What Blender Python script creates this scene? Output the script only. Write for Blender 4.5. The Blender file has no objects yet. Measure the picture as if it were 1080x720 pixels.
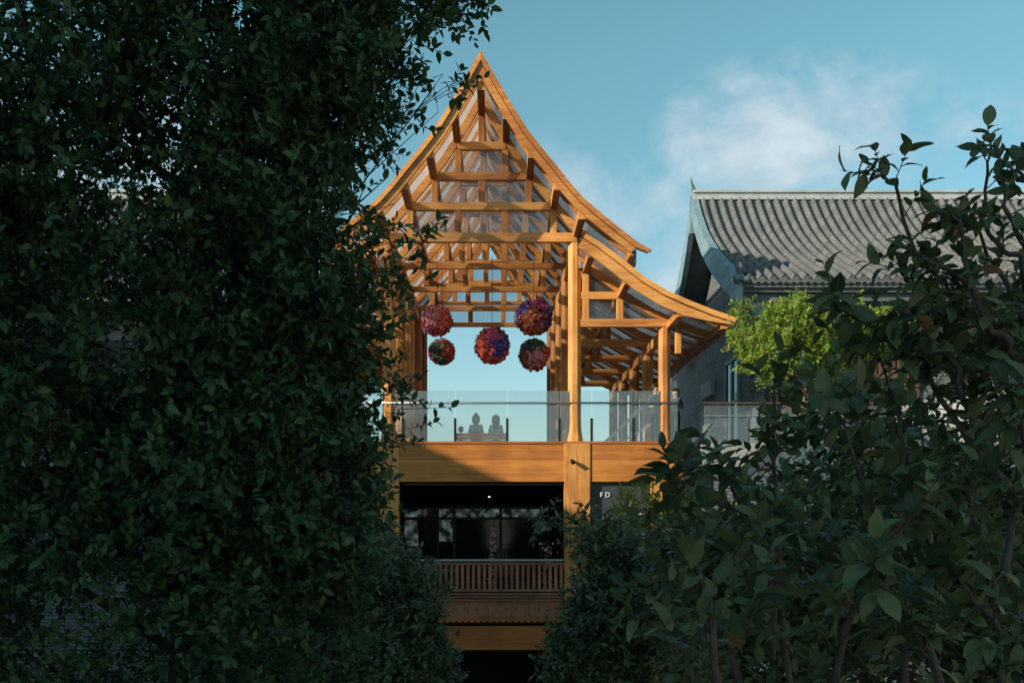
import bpy, bmesh, math, random
import numpy as np
from mathutils import Vector, Matrix, noise as mnoise
rad = math.radians
random.seed(4); RNG = np.random.default_rng(11)
S = bpy.context.scene
COL = S.collection

# ------------------------------------------------------------------ camera
F = 1110.0                       # focal length in photo pixels (photo 1080 wide)
cam_d = bpy.data.cameras.new('camera'); cam = bpy.data.objects.new('camera', cam_d); COL.objects.link(cam)
cam.location = (0, 0, 0); cam.rotation_euler = (rad(90), 0, 0)
cam_d.sensor_width = 36; cam_d.lens = 36*F/1080
cam_d.shift_x = 14/1080; cam_d.shift_y = 187/1080
cam_d.clip_start = .1; cam_d.dof.use_dof = False; cam_d.clip_end = 12000
S.camera = cam

# ------------------------------------------------------------------ light
SUN_AZ, SUN_EL = 61, 21          # degrees to the left of straight behind the camera, and up
to_sun = Vector((-math.sin(rad(SUN_AZ))*math.cos(rad(SUN_EL)), -math.cos(rad(SUN_AZ))*math.cos(rad(SUN_EL)), math.sin(rad(SUN_EL))))
sd = bpy.data.lights.new('sun', 'SUN'); sun = bpy.data.objects.new('sun', sd); COL.objects.link(sun)
sd.energy = 5.0; sd.angle = rad(.5); sd.color = (1, .87, .69)
sun.rotation_euler = (-to_sun).to_track_quat('-Z', 'Y').to_euler()
sun.location = to_sun*60
W = bpy.data.worlds.new('World'); S.world = W; W.use_nodes = True
wn, wl = W.node_tree.nodes, W.node_tree.links
wn.clear()
def wnode(t, **k):
    n = wn.new(t)
    for a, b in k.items(): setattr(n, a, b)
    return n
sky = wnode('ShaderNodeTexSky', sky_type='NISHITA', sun_disc=False, sun_elevation=rad(SUN_EL), sun_rotation=rad(180+SUN_AZ), altitude=200, air_density=1.0, dust_density=.55, ozone_density=1.6)
tint = wnode('ShaderNodeMixRGB', blend_type='MULTIPLY'); tint.inputs[0].default_value = 1; tint.inputs[2].default_value = (.82, 1.04, .87, 1)
wl.new(sky.outputs[0], tint.inputs[1])
geo = wnode('ShaderNodeTexCoord')
# hazy air low over the horizon takes some of the glare off the lowest sky
sepz = wnode('ShaderNodeSeparateXYZ'); wl.new(geo.outputs['Generated'], sepz.inputs[0])
mr = wnode('ShaderNodeMapRange'); wl.new(sepz.outputs[2], mr.inputs[0])
for i_, v_ in ((1, .02), (2, .40)): mr.inputs[i_].default_value = v_
hzc = wnode('ShaderNodeMixRGB'); wl.new(mr.outputs[0], hzc.inputs[0]); hzc.inputs[1].default_value = (.71, .62, .72, 1); hzc.inputs[2].default_value = (.86, .96, .91, 1)
hz = wnode('ShaderNodeMixRGB', blend_type='MULTIPLY'); hz.inputs[0].default_value = 1; wl.new(tint.outputs[0], hz.inputs[1]); wl.new(hzc.outputs[0], hz.inputs[2])
# clouds: soft fractal noise by direction, kept to a few regions of the sky
mp = wnode('ShaderNodeMapping'); mp.inputs['Scale'].default_value = (7, 7, 10.0); wl.new(geo.outputs['Generated'], mp.inputs[0])
nz = wnode('ShaderNodeTexNoise'); nz.inputs['Scale'].default_value = 1.0; nz.inputs['Detail'].default_value = 12; nz.inputs['Roughness'].default_value = .6; nz.inputs['Distortion'].default_value = .25
wl.new(mp.outputs[0], nz.inputs['Vector'])
def math_n(op, a, b=None, c=None, clamp=False):
    n = wnode('ShaderNodeMath', operation=op, use_clamp=clamp)
    for i, v in enumerate((a, b, c)):
        if v is None: continue
        if isinstance(v, (int, float)): n.inputs[i].default_value = v
        else: wl.new(v, n.inputs[i])
    return n.outputs[0]
def blob(px, py, rx, rz):
    d = Vector(((px-526)/F, 1, (547-py)/F)).normalized()
    v = wnode('ShaderNodeVectorMath', operation='SUBTRACT'); wl.new(geo.outputs['Generated'], v.inputs[0]); v.inputs[1].default_value = d
    m = wnode('ShaderNodeVectorMath', operation='MULTIPLY'); wl.new(v.outputs[0], m.inputs[0]); m.inputs[1].default_value = (1/rx, 1/rx, 1/rz)
    l = wnode('ShaderNodeVectorMath', operation='LENGTH'); wl.new(m.outputs[0], l.inputs[0])
    return math_n('SUBTRACT', 1.0, l.outputs['Value'], clamp=True)
mask = None
for b, w_ in ((blob(835, 150, .155, .08), 1.0), (blob(650, 235, .14, .10), .55), (blob(1020, 130, .10, .05), .4), (blob(715, 310, .10, .10), .75), (blob(200, 200, .3, .12), .5), (blob(1500, 200, .4, .2), .8), (blob(-400, 150, .4, .2), .8)):
    b = math_n('MULTIPLY', b, w_)
    mask = b if mask is None else math_n('MAXIMUM', mask, b)
dens = math_n('MULTIPLY_ADD', mask, .84, math_n('MULTIPLY_ADD', nz.outputs['Fac'], 2.7, -1.42))
dens = math_n('MULTIPLY', dens, 1.7, clamp=True)
dens = math_n('MULTIPLY', dens, math_n('MULTIPLY', mask, 3.0, clamp=True))
cmix = wnode('ShaderNodeMixRGB'); wl.new(math_n('MULTIPLY', dens, .9), cmix.inputs[0]); wl.new(hz.outputs[0], cmix.inputs[1]); mp2 = wnode('ShaderNodeMapping'); mp2.inputs['Scale'].default_value = (17, 17, 26); mp2.inputs['Location'].default_value = (.3, 1.7, .4); wl.new(geo.outputs['Generated'], mp2.inputs[0])
nz2 = wnode('ShaderNodeTexNoise'); nz2.inputs['Scale'].default_value = 1; nz2.inputs['Detail'].default_value = 9; nz2.inputs['Roughness'].default_value = .6; wl.new(mp2.outputs[0], nz2.inputs['Vector'])
ccol = wnode('ShaderNodeMixRGB'); wl.new(math_n('MULTIPLY_ADD', nz2.outputs['Fac'], 3.0, -1.0, clamp=True), ccol.inputs[0]); ccol.inputs[1].default_value = (2.25, 2.95, 3.4, 1); ccol.inputs[2].default_value = (3.35, 3.85, 4.15, 1)
wl.new(ccol.outputs[0], cmix.inputs[2])
bg = wnode('ShaderNodeBackground'); bg.inputs['Strength'].default_value = .15
wl.new(cmix.outputs[0], bg.inputs[0])
wo = wnode('ShaderNodeOutputWorld'); wl.new(bg.outputs[0], wo.inputs[0])
S.view_settings.view_transform = 'Standard'; S.view_settings.look = 'None'; S.view_settings.gamma = 1
S.view_settings.exposure = 0.45
S.cycles.max_bounces = 8; S.cycles.transparent_max_bounces = 24
S.cycles.use_denoising = True

# ------------------------------------------------------------------ helpers
GZ = -6.5                        # plaza level; the camera stands 6.5 m above it
XC = -0.486                      # centre line of the pavilion
def PX(px, py, Y): return Vector(((px-526)*Y/F, Y, (547-py)*Y/F))

class Nodes:
    def __init__(s, name):
        s.m = bpy.data.materials.new(name); s.m.use_nodes = True
        s.n, s.l = s.m.node_tree.nodes, s.m.node_tree.links
        s.b = s.n['Principled BSDF']; s.out = s.n['Material Output']
    def new(s, t, ins=None, **k):
        n = s.n.new(t)
        for a, b in k.items(): setattr(n, a, b)
        for a, b in (ins or {}).items():
            if hasattr(b, 'is_output'): s.l.new(b, n.inputs[a])
            else: n.inputs[a].default_value = b
        return n
def ramp(N, fac, stops):
    r = N.new('ShaderNodeValToRGB', {'Fac': fac}); e = r.color_ramp.elements
    while len(e) < len(stops): e.new(.5)
    for i, (p, c) in enumerate(stops): e[i].position = p; e[i].color = (*c, 1)
    return r.outputs[0]
def mat(name, col, rough=.6, var=.18, scale=3.0, bump=.0, bscale=40, metal=0, spec=.4):
    N = Nodes(name)
    tc = N.new('ShaderNodeTexCoord').outputs['Object']
    nz = N.new('ShaderNodeTexNoise', {'Vector': tc, 'Scale': scale, 'Detail': 6, 'Roughness': .6})
    c = ramp(N, nz.outputs['Fac'], ((.3, tuple(x*(1-var) for x in col)), (.7, tuple(min(1, x*(1+var)) for x in col))))
    N.l.new(c, N.b.inputs['Base Color'])
    N.b.inputs['Roughness'].default_value = rough; N.b.inputs['Metallic'].default_value = metal
    N.b.inputs['Specular IOR Level'].default_value = spec
    if bump:
        n2 = N.new('ShaderNodeTexNoise', {'Vector': tc, 'Scale': bscale, 'Detail': 4})
        b = N.new('ShaderNodeBump', {'Height': n2.outputs['Fac'], 'Strength': bump, 'Distance': .02})
        N.l.new(b.outputs[0], N.b.inputs['Normal'])
    return N.m
def wood(name, light, dark, axis, rough=.48, plank=0):
    N = Nodes(name)
    tc = N.new('ShaderNodeTexCoord').outputs['Object']
    sc = [14, 14, 14]; sc[axis] = .9
    mpn = N.new('ShaderNodeMapping', {'Vector': tc, 'Scale': sc})
    n1 = N.new('ShaderNodeTexNoise', {'Vector': mpn.outputs[0], 'Scale': 1.0, 'Detail': 7, 'Roughness': .62, 'Distortion': .5})
    n2 = N.new('ShaderNodeTexNoise', {'Vector': tc, 'Scale': .8, 'Detail': 3})
    info = N.new('ShaderNodeObjectInfo').outputs['Random']
    mx = N.new('ShaderNodeMath', {0: n1.outputs['Fac'], 1: n2.outputs['Fac']}, operation='ADD')
    mo = N.new('ShaderNodeMath', {0: info, 1: .20, 2: -.10}, operation='MULTIPLY_ADD')
    f = N.new('ShaderNodeMath', {0: mx.outputs[0], 1: .5}, operation='MULTIPLY')
    f2 = N.new('ShaderNodeMath', {0: f.outputs[0], 1: mo.outputs[0]}, operation='ADD').outputs[0]
    if plank:                      # boards stacked in height keep their own tone
        sp = N.new('ShaderNodeSeparateXYZ', {0: tc})
        fl = N.new('ShaderNodeMath', {0: N.new('ShaderNodeMath', {0: sp.outputs[2], 1: 1/plank}, operation='MULTIPLY').outputs[0]}, operation='FLOOR')
        wn_ = N.new('ShaderNodeTexWhiteNoise', {'W': fl.outputs[0]}, noise_dimensions='1D')
        f2 = N.new('ShaderNodeMath', {0: N.new('ShaderNodeMath', {0: wn_.outputs['Value'], 1: .14, 2: -.07}, operation='MULTIPLY_ADD').outputs[0], 1: f2}, operation='ADD').outputs[0]
    c = ramp(N, f2, ((.30, tuple(x*.72 for x in dark)), (.42, dark), (.52, tuple((a+b)/2 for a, b in zip(light, dark))), (.62, light), (.74, tuple(min(1, x*1.18) for x in light))))
    N.l.new(c, N.b.inputs['Base Color'])
    N.b.inputs['Roughness'].default_value = rough; N.b.inputs['Specular IOR Level'].default_value = .35
    b = N.new('ShaderNodeBump', {'Height': n1.outputs['Fac'], 'Strength': .25, 'Distance': .01})
    N.l.new(b.outputs[0], N.b.inputs['Normal'])
    return N.m
def glass(name, tintc, clear, haze, gloss, hazec=(.75, .78, .8), rough=.03):
    """thin architectural glass: clear, slightly hazy and reflecting at a glance"""
    N = Nodes(name); N.n.remove(N.b)
    t = N.new('ShaderNodeBsdfTransparent', {'Color': (*tintc, 1)})
    d = N.new('ShaderNodeBsdfDiffuse', {'Color': (*hazec, 1)}); tl = N.new('ShaderNodeBsdfTranslucent', {'Color': (*hazec, 1)})
    dt = N.new('ShaderNodeMixShader', {0: .5, 1: d.outputs[0], 2: tl.outputs[0]})
    m1 = N.new('ShaderNodeMixShader', {0: haze, 1: t.outputs[0], 2: dt.outputs[0]})
    g = N.new('ShaderNodeBsdfGlossy', {'Color': (1, 1, 1, 1), 'Roughness': rough})
    fr = N.new('ShaderNodeFresnel', {'IOR': 1.45})
    gm = N.new('ShaderNodeMath', {0: fr.outputs[0], 1: gloss}, operation='MULTIPLY')
    m2 = N.new('ShaderNodeMixShader', {0: gm.outputs[0], 1: m1.outputs[0], 2: g.outputs[0]})
    N.l.new(m2.outputs[0], N.out.inputs['Surface'])
    return N.m
def leaf_mat(name, dark, light, trans=.3, rough=.42, spec=.35, vein=0, old=None):
    N = Nodes(name)
    at = N.new('ShaderNodeAttribute', attribute_name='tone')
    st = [(0, dark), (.85, light)]
    if old: st = [(0, dark), (.93, light), (.965, old[0]), (1, old[1])]
    c = ramp(N, at.outputs['Fac'], st)
    if vein:
        uv = N.new('ShaderNodeUVMap', uv_map='UVMap'); sp = N.new('ShaderNodeSeparateXYZ', {0: uv.outputs[0]})
        a = N.new('ShaderNodeMath', {0: N.new('ShaderNodeMath', {0: sp.outputs[0], 1: .5}, operation='SUBTRACT').outputs[0]}, operation='ABSOLUTE')
        side = N.new('ShaderNodeMath', {0: N.new('ShaderNodeMath', {0: sp.outputs[1], 1: 46.0, 2: 0}, operation='MULTIPLY_ADD').outputs[0], 1: N.new('ShaderNodeMath', {0: a.outputs[0], 1: -34.0}, operation='MULTIPLY').outputs[0]}, operation='ADD')
        sv = N.new('ShaderNodeMath', {0: N.new('ShaderNodeMath', {0: side.outputs[0]}, operation='SINE').outputs[0], 1: .93}, operation='GREATER_THAN')
        mid = N.new('ShaderNodeMath', {0: a.outputs[0], 1: .035}, operation='LESS_THAN')
        both = N.new('ShaderNodeMath', {0: N.new('ShaderNodeMath', {0: sv.outputs[0], 1: .3}, operation='MULTIPLY').outputs[0], 1: mid.outputs[0]}, operation='MAXIMUM')
        fac = N.new('ShaderNodeMath', {0: both.outputs[0], 1: vein}, operation='MULTIPLY')
        mm = N.new('ShaderNodeMixRGB', {0: fac.outputs[0], 1: c, 2: (.12, .15, .07, 1)}); c = mm.outputs[0]
    N.l.new(c, N.b.inputs['Base Color']); N.b.inputs['Roughness'].default_value = rough; N.b.inputs['Specular IOR Level'].default_value = spec
    tr = N.new('ShaderNodeBsdfTranslucent')
    hs = N.new('ShaderNodeHueSaturation', {'Color': c, 'Hue': .48, 'Saturation': 1.1, 'Value': 1.5}); N.l.new(hs.outputs[0], tr.inputs[0])
    ms = N.new('ShaderNodeMixShader', {0: trans, 1: N.b.outputs[0], 2: tr.outputs[0]})
    N.l.new(ms.outputs[0], N.out.inputs['Surface'])
    return N.m

def tag(o, label=None, cat=None, group=None, kind=None):
    if label: o['label'] = label
    if cat: o['category'] = cat
    if group: o['group'] = group
    if kind: o['kind'] = kind
    return o
def thing(name, loc, label, cat, group=None):
    o = bpy.data.objects.new(name, None); o.empty_display_size = .2; COL.objects.link(o); o.location = loc
    return tag(o, label, cat, group)
def wloc(o):
    v = Vector((0, 0, 0))
    while o is not None: v += o.location; o = o.parent
    return v
def dup(o, parent=None):
    c = o.copy(); COL.objects.link(c); c.parent = parent
    for ch in o.children: dup(ch, c)
    return c

class MB:
    """collects shapes given in world coordinates; build() links ONE mesh object"""
    def __init__(s): s.v = []; s.f = []; s.mi = []
    def add(s, vs, fs, mi=0):
        o = len(s.v); s.v += [tuple(v) for v in vs]; s.f += [tuple(i+o for i in f) for f in fs]; s.mi += [mi]*len(fs); return s
    def box(s, x0, x1, y0, y1, z0, z1, mi=0):
        vs = [(x, y, z) for x in (x0, x1) for y in (y0, y1) for z in (z0, z1)]
        return s.add(vs, [(0, 1, 3, 2), (4, 6, 7, 5), (0, 4, 5, 1), (2, 3, 7, 6), (0, 2, 6, 4), (1, 5, 7, 3)], mi)
    def beam(s, a, b, w, h, up=(0, 0, 1), mi=0):
        a, b = Vector(a), Vector(b); d = (b-a).normalized(); r = d.cross(Vector(up)).normalized(); u = r.cross(d)
        vs = [p + r*(sx*w/2) + u*(sz*h/2) for p in (a, b) for sx, sz in ((-1, -1), (1, -1), (1, 1), (-1, 1))]
        return s.add(vs, [(0, 1, 2, 3), (7, 6, 5, 4), (0, 4, 5, 1), (1, 5, 6, 2), (2, 6, 7, 3), (3, 7, 4, 0)], mi)
    def sweep_xz(s, top, bot, y0, y1, mi=0):
        """slab between two polylines in X-Z, from y0 to y1"""
        n = len(top); vs = []
        for (a, b) in zip(top, bot): vs += [(a[0], y0, a[1]), (b[0], y0, b[1]), (b[0], y1, b[1]), (a[0], y1, a[1])]
        fs = [(0, 1, 2, 3), tuple(4*(n-1)+k for k in (3, 2, 1, 0))]
        for i in range(n-1):
            for k in range(4): fs.append((4*i+k, 4*i+4+k, 4*i+4+(k+1) % 4, 4*i+(k+1) % 4))
        return s.add(vs, fs, mi)
    def prism(s, poly, y0, y1, mi=0):
        n = len(poly); vs = [(x, y0, z) for x, z in poly]+[(x, y1, z) for x, z in poly]
        return s.add(vs, [tuple(range(n)), tuple(range(2*n-1, n-1, -1))]+[(i, i+n, (i+1) % n+n, (i+1) % n) for i in range(n)], mi)
    def tube(s, pts, rr, n=6, mi=0):
        pts = [Vector(p) for p in pts]; vs = []; prev = None
        for i, p in enumerate(pts):
            d = (pts[min(i+1, len(pts)-1)]-pts[max(i-1, 0)]).normalized()
            r = (d.orthogonal() if prev is None else (prev - d*prev.dot(d))).normalized(); prev = r; u = d.cross(r)
            R = rr[i] if hasattr(rr, '__len__') else rr
            vs += [p + (r*math.cos(2*math.pi*k/n)+u*math.sin(2*math.pi*k/n))*R for k in range(n)]
        fs = [tuple(range(n-1, -1, -1)), tuple(range(len(vs)-n, len(vs)))]
        for i in range(len(pts)-1):
            for k in range(n): fs.append((i*n+k, i*n+(k+1) % n, (i+1)*n+(k+1) % n, (i+1)*n+k))
        return s.add(vs, fs, mi)
    def lathe(s, c, prof, n=12, mi=0, rot=0):
        vs = []; c = Vector(c)
        for r, z in prof: vs += [c+Vector((r*math.cos(2*math.pi*k/n+rot), r*math.sin(2*math.pi*k/n+rot), z)) for k in range(n)]
        fs = [tuple(range(n-1, -1, -1)), tuple(range(len(vs)-n, len(vs)))]
        for i in range(len(prof)-1):
            for k in range(n): fs.append((i*n+k, i*n+(k+1) % n, (i+1)*n+(k+1) % n, (i+1)*n+k))
        return s.add(vs, fs, mi)
    def build(s, name, m, parent=None, bevel=0, smooth=False, label=None):
        me = bpy.data.meshes.new(name); off = wloc(parent) if parent else Vector((0, 0, 0))
        me.from_pydata([(v[0]-off.x, v[1]-off.y, v[2]-off.z) for v in s.v], [], s.f)
        ms = m if isinstance(m, (list, tuple)) else [m]
        for x in ms: me.materials.append(x)
        if len(ms) > 1: me.polygons.foreach_set('material_index', s.mi)
        bm = bmesh.new(); bm.from_mesh(me); bmesh.ops.recalc_face_normals(bm, faces=bm.faces); bm.to_mesh(me); bm.free()
        if smooth: me.polygons.foreach_set('use_smooth', [True]*len(me.polygons))
        o = bpy.data.objects.new(name, me); COL.objects.link(o); o.parent = parent
        if bevel:
            b = o.modifiers.new('bevel', 'BEVEL'); b.width = bevel; b.segments = 2; b.limit_method = 'ANGLE'; b.angle_limit = rad(40)
        if label: o['label'] = label
        return o
def part(name, m, parent, fn, **k):
    mb = MB(); fn(mb); return mb.build(name, m, parent, **k)

# ------------------------------------------------------------------ materials
WL, WD = (.64, .305, .085), (.37, .138, .036)
wood_x = wood('golden_timber_across', WL, WD, 0)
wood_y = wood('golden_timber_along', WL, WD, 1)
wood_z = wood('golden_timber_upright', (.68, .325, .09), WD, 2)
wood_plank = wood('golden_timber_boards', (.62, .25, .056), (.42, .15, .032), 0, plank=.215)
wood_shade = wood('shade_painted_timber', (.20, .06, .022), (.10, .03, .012), 1)  # for purlin undersides: red-brown with their shade painted into the colour
wood_dim = wood('brown_slat_timber', (.36, .15, .08), (.2, .08, .045), 2)
wood_lat = wood('dark_lattice_timber', (.13, .075, .045), (.07, .04, .025), 2)
wood_brown = wood('brown_beam_timber', (.44, .145, .035), (.28, .085, .02), 0)
M_roofglass = glass('frosted_roof_glass', (.96, .97, .98), 0, .30, .8, (.86, .86, .88), .12)
M_pane = glass('gable_glass', (.84, .87, .90), 0, .10, 1.3, (.6, .64, .68))
M_rail_glass = glass('balustrade_glass', (.93, .96, .98), 0, .14, 1.3, (.72, .86, .93))
M_window = mat('dark_window_glass', (.012, .018, .02), .06, .2, 1.5, spec=.6)
M_steel = mat('brushed_steel', (.36, .37, .37), .35, .1, 6, metal=.7)
M_bronze = mat('tarnished_bronze', (.17, .12, .075), .5, .2, 6, metal=.4)
M_black = mat('black_metal', (.012, .013, .015), .45, .2, 6)
M_slab = mat('grey_concrete', (.27, .28, .28), .85, .2, 1.3, .3, 30)
M_stone = mat('pale_stone', (.46, .46, .44), .85, .16, 1.6, .3, 25)
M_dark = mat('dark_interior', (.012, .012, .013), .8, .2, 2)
M_bluegrey = mat('blue_grey_paint', (.165, .25, .29), .6, .2, 2.2, .15, 30)
M_ridge = mat('grey_ridge_mortar', (.36, .39, .39), .8, .18, 2.5, .3, 30)
M_eave = mat('slate_grey_eave', (.10, .12, .13), .7, .2, 3, .2, 30)
M_white = mat('white_letters', (.78, .80, .80), .5, .05, 5)
M_bark = mat('grey_brown_bark', (.075, .065, .055), .9, .35, 9, .5, 60)
M_bark_d = mat('dark_bark', (.03, .028, .024), .95, .35, 9, .5, 60)
M_bark_l = mat('pale_bark', (.32, .22, .14), .9, .25, 9, .4, 60)

def brick_mat(name, c1, c2, mortar, sc):
    N = Nodes(name)
    tc = N.new('ShaderNodeTexCoord').outputs['Object']
    mp_ = N.new('ShaderNodeMapping', {'Vector': tc, 'Rotation': (rad(90), 0, 0)})
    sep = N.new('ShaderNodeSeparateXYZ', {0: tc})
    xy = N.new('ShaderNodeMath', {0: sep.outputs[0], 1: sep.outputs[1]}, operation='ADD')
    cv = N.new('ShaderNodeCombineXYZ', {0: xy.outputs[0], 1: sep.outputs[2]})
    br = N.new('ShaderNodeTexBrick', {'Vector': cv.outputs[0], 'Color1': (*c1, 1), 'Color2': (*c2, 1), 'Mortar': (*mortar, 1), 'Scale': sc, 'Mortar Size': .03, 'Bias': 0, 'Brick Width': .5, 'Row Height': .22})
    n = N.new('ShaderNodeTexNoise', {'Vector': tc, 'Scale': 1.4, 'Detail': 5})
    mx = N.new('ShaderNodeMixRGB', {0: .5, 1: br.outputs['Color'], 2: n.outputs['Fac']}, blend_type='OVERLAY')
    N.l.new(mx.outputs[0], N.b.inputs['Base Color']); N.b.inputs['Roughness'].default_value = .85
    b = N.new('ShaderNodeBump', {'Height': br.outputs['Fac'], 'Strength': .6, 'Distance': -.03}); N.l.new(b.outputs[0], N.b.inputs['Normal'])
    return N.m
M_brick = brick_mat('grey_brick', (.10, .115, .13), (.17, .185, .2), (.05, .055, .06), 2.2)
def tile_mat():
    N = Nodes('grey_clay_tiles')
    tc = N.new('ShaderNodeTexCoord').outputs['Object']
    at = N.new('ShaderNodeAttribute', attribute_name='tone')
    n1 = N.new('ShaderNodeTexNoise', {'Vector': tc, 'Scale': .9, 'Detail': 7, 'Roughness': .65})
    n2 = N.new('ShaderNodeTexNoise', {'Vector': tc, 'Scale': 14, 'Detail': 4})
    a = N.new('ShaderNodeMath', {0: at.outputs['Fac'], 1: .22, 2: N.new('ShaderNodeMath', {0: n1.outputs['Fac'], 1: .4}, operation='MULTIPLY').outputs[0]}, operation='MULTIPLY_ADD')
    a2 = N.new('ShaderNodeMath', {0: n2.outputs['Fac'], 1: .3, 2: a.outputs[0]}, operation='MULTIPLY_ADD')
    c = ramp(N, a2.outputs[0], ((.2, (.07, .077, .08)), (.5, (.128, .134, .135)), (.8, (.205, .208, .202))))
    N.l.new(c, N.b.inputs['Base Color']); N.b.inputs['Roughness'].default_value = .8; N.b.inputs['Specular IOR Level'].default_value = .25
    b = N.new('ShaderNodeBump', {'Height': n2.outputs['Fac'], 'Strength': .35, 'Distance': .01}); N.l.new(b.outputs[0], N.b.inputs['Normal'])
    return N.m
M_tile = tile_mat()

# ------------------------------------------------------------------ ground
def ground():
    N = Nodes('plaza_stone')
    tc = N.new('ShaderNodeTexCoord').outputs['Object']
    br = N.new('ShaderNodeTexBrick', {'Vector': tc, 'Color1': (.36, .30, .23, 1), 'Color2': (.42, .35, .27, 1), 'Mortar': (.10, .10, .10, 1), 'Scale': 1.0, 'Mortar Size': .012, 'Brick Width': 1.2, 'Row Height': .6})
    n = N.new('ShaderNodeTexNoise', {'Vector': tc, 'Scale': .35, 'Detail': 7})
    mx = N.new('ShaderNodeMixRGB', {0: .55, 1: br.outputs[0], 2: n.outputs['Fac']}, blend_type='OVERLAY')
    N.l.new(mx.outputs[0], N.b.inputs['Base Color']); N.b.inputs['Roughness'].default_value = .75
    mb = MB(); mb.add([(-4000, -4000, GZ), (4000, -4000, GZ), (4000, 4000, GZ), (-4000, 4000, GZ)], [(0, 1, 2, 3)])
    tag(mb.build('ground', N.m), kind='structure')
ground()

# ------------------------------------------------------------------ timber pavilion
Y0, DY, NF = 30.0, 3.36, 5
YF, YB = 28.2, Y0+DY*4+1.8
MAIN = [(0, 12.52), (.334, 11.93), (.651, 11.387), (.97, 10.86), (1.286, 10.37), (1.66, 9.89), (2.036, 9.44), (2.40, 8.98), (2.763, 8.57), (3.30, 8.11), (3.748, 7.75), (4.229, 7.38)]
SKIRT = [(2.82, 7.63), (3.25, 7.36), (3.78, 6.96), (4.42, 6.45), (5.0, 6.10), (5.62, 5.83), (6.25, 5.58), (6.85, 5.385)]
def interp(prof, x):
    xs = [p[0] for p in prof]; zs = [p[1] for p in prof]
    return float(np.interp(x, xs, zs))
def offs(prof, d):
    """polyline shifted by d square to the slope (down and inwards)"""
    out = []
    for i, (x, z) in enumerate(prof):
        a = prof[max(i-1, 0)]; b = prof[min(i+1, len(prof)-1)]
        tx, tz = b[0]-a[0], b[1]-a[1]; L = math.hypot(tx, tz); tx /= L; tz /= L
        out.append((x+tz*d, z-tx*d))
    return out
def side(prof, s): return [(XC+s*x, z) for x, z in prof]
def main_off(d):
    """offset of the main slope, cut at the centre line"""
    p = offs(MAIN, d); q = [(max(x, 0), z) for x, z in p]
    k = next(i for i, (x, z) in enumerate(p) if x > 1e-4)
    if k > 0:
        a, b = p[k-1], p[k]; t = (0-a[0])/(b[0]-a[0]); z0 = a[1]+t*(b[1]-a[1])
        for i in range(k): q[i] = (0, z0)
    return q

pav = thing('timber_pavilion', (XC, Y0, GZ), 'tall golden timber pavilion with steep curved glass roof over open viewing deck', 'pavilion')
frames = [Y0+DY*k for k in range(NF)]
def copies(o, dys):
    for dy in dys:
        c = dup(o, o.parent); c.location = o.location+Vector((0, dy, 0))
dys = [DY*k for k in range(1, NF)]
ZD = 2.19                                            # deck level
def post(lx, ztop, r=.20, fl=1.28):
    mb = MB(); c = (XC+lx, Y0+.22, 0)
    mb.lathe(c, [(r*fl, ZD-.02), (r*fl, ZD+.08), (r*(1+(fl-1)*.3), ZD+.30), (r, ZD+.55), (r*.97, ztop)], 8, rot=rad(22.5))
    return mb.build('post', wood_z, pav, bevel=.012)
for s in (-1, 1):
    copies(post(s*2.66, 8.0), dys); copies(post(s*5.24, 5.52, .185, 1.06), dys)
LV = [(8.03, 2.72, .26), (8.92, 2.03, .22), (9.78, 1.36, .22), (10.65, .69, .22)]
for i, (z, hw, h) in enumerate(LV):
    part('tie_beam', wood_x, pav, lambda m: m.box(XC-hw, XC+hw, Y0+.02+.003*i, Y0+.22, z-h/2, z+h/2), bevel=.012)
    o = part('tie_beam', wood_x, pav, lambda m: m.box(XC-hw, XC+hw, Y0+.05+DY, Y0+.20+DY, z-h*.36, z+h*.36), bevel=.01); copies(o, dys[:-1])
for s in (-1, 1):
    a, b = sorted((s*2.83, s*5.45))
    copies(part('tie_beam', wood_x, pav, lambda m: m.box(XC+a, XC+b, Y0+.04, Y0+.22, 5.48, 5.71), bevel=.012), dys)
    a, b = sorted((s*2.85, s*4.02))
    copies(part('tie_beam', wood_x, pav, lambda m: m.box(XC+a, XC+b, Y0+.045, Y0+.22, 6.27, 6.48), bevel=.012), dys)
ST = [(x, 8.15, 8.83) for x in (-2.05, -.68, .68, 2.05)]+[(x, 9.02, 9.68) for x in (-1.34, 0, 1.34)]+[(x, 9.88, 10.55) for x in (-.67, .67)]+[(0, 10.75, 11.6)]
ST += [(s*3.95, 5.70, 6.28) for s in (-1, 1)]+[(s*2.97, 5.70, 7.0) for s in (-1, 1)]
for lx, z0, z1 in ST:
    copies(part('strut', wood_z, pav, lambda m: m.box(XC+lx-.095, XC+lx+.095, Y0+.05, Y0+.20, z0, z1), bevel=.01), dys)
# principal rafters of each frame and common rafters in between
def rafter_mb(kind, s, y, w, d0, d1):
    top = main_off(d0) if kind == 'm' else offs(SKIRT, d0); bot = main_off(d1) if kind == 'm' else offs(SKIRT, d1)
    return MB().sweep_xz(side(top, s), side(bot, s), y-w/2, y+w/2)
for s in (-1, 1):
    for kd in 'ms':
        copies(rafter_mb(kd, s, Y0+.12, .15, .135, .34).build('principal_rafter', wood_x, pav), dys)
        o = rafter_mb(kd, s, Y0+.12-1.12, .08, .132, .22).build('rafter', wood_x, pav)
        copies(o, [1.12*k for k in range(1, 15) if k % 3 != 1])
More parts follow.
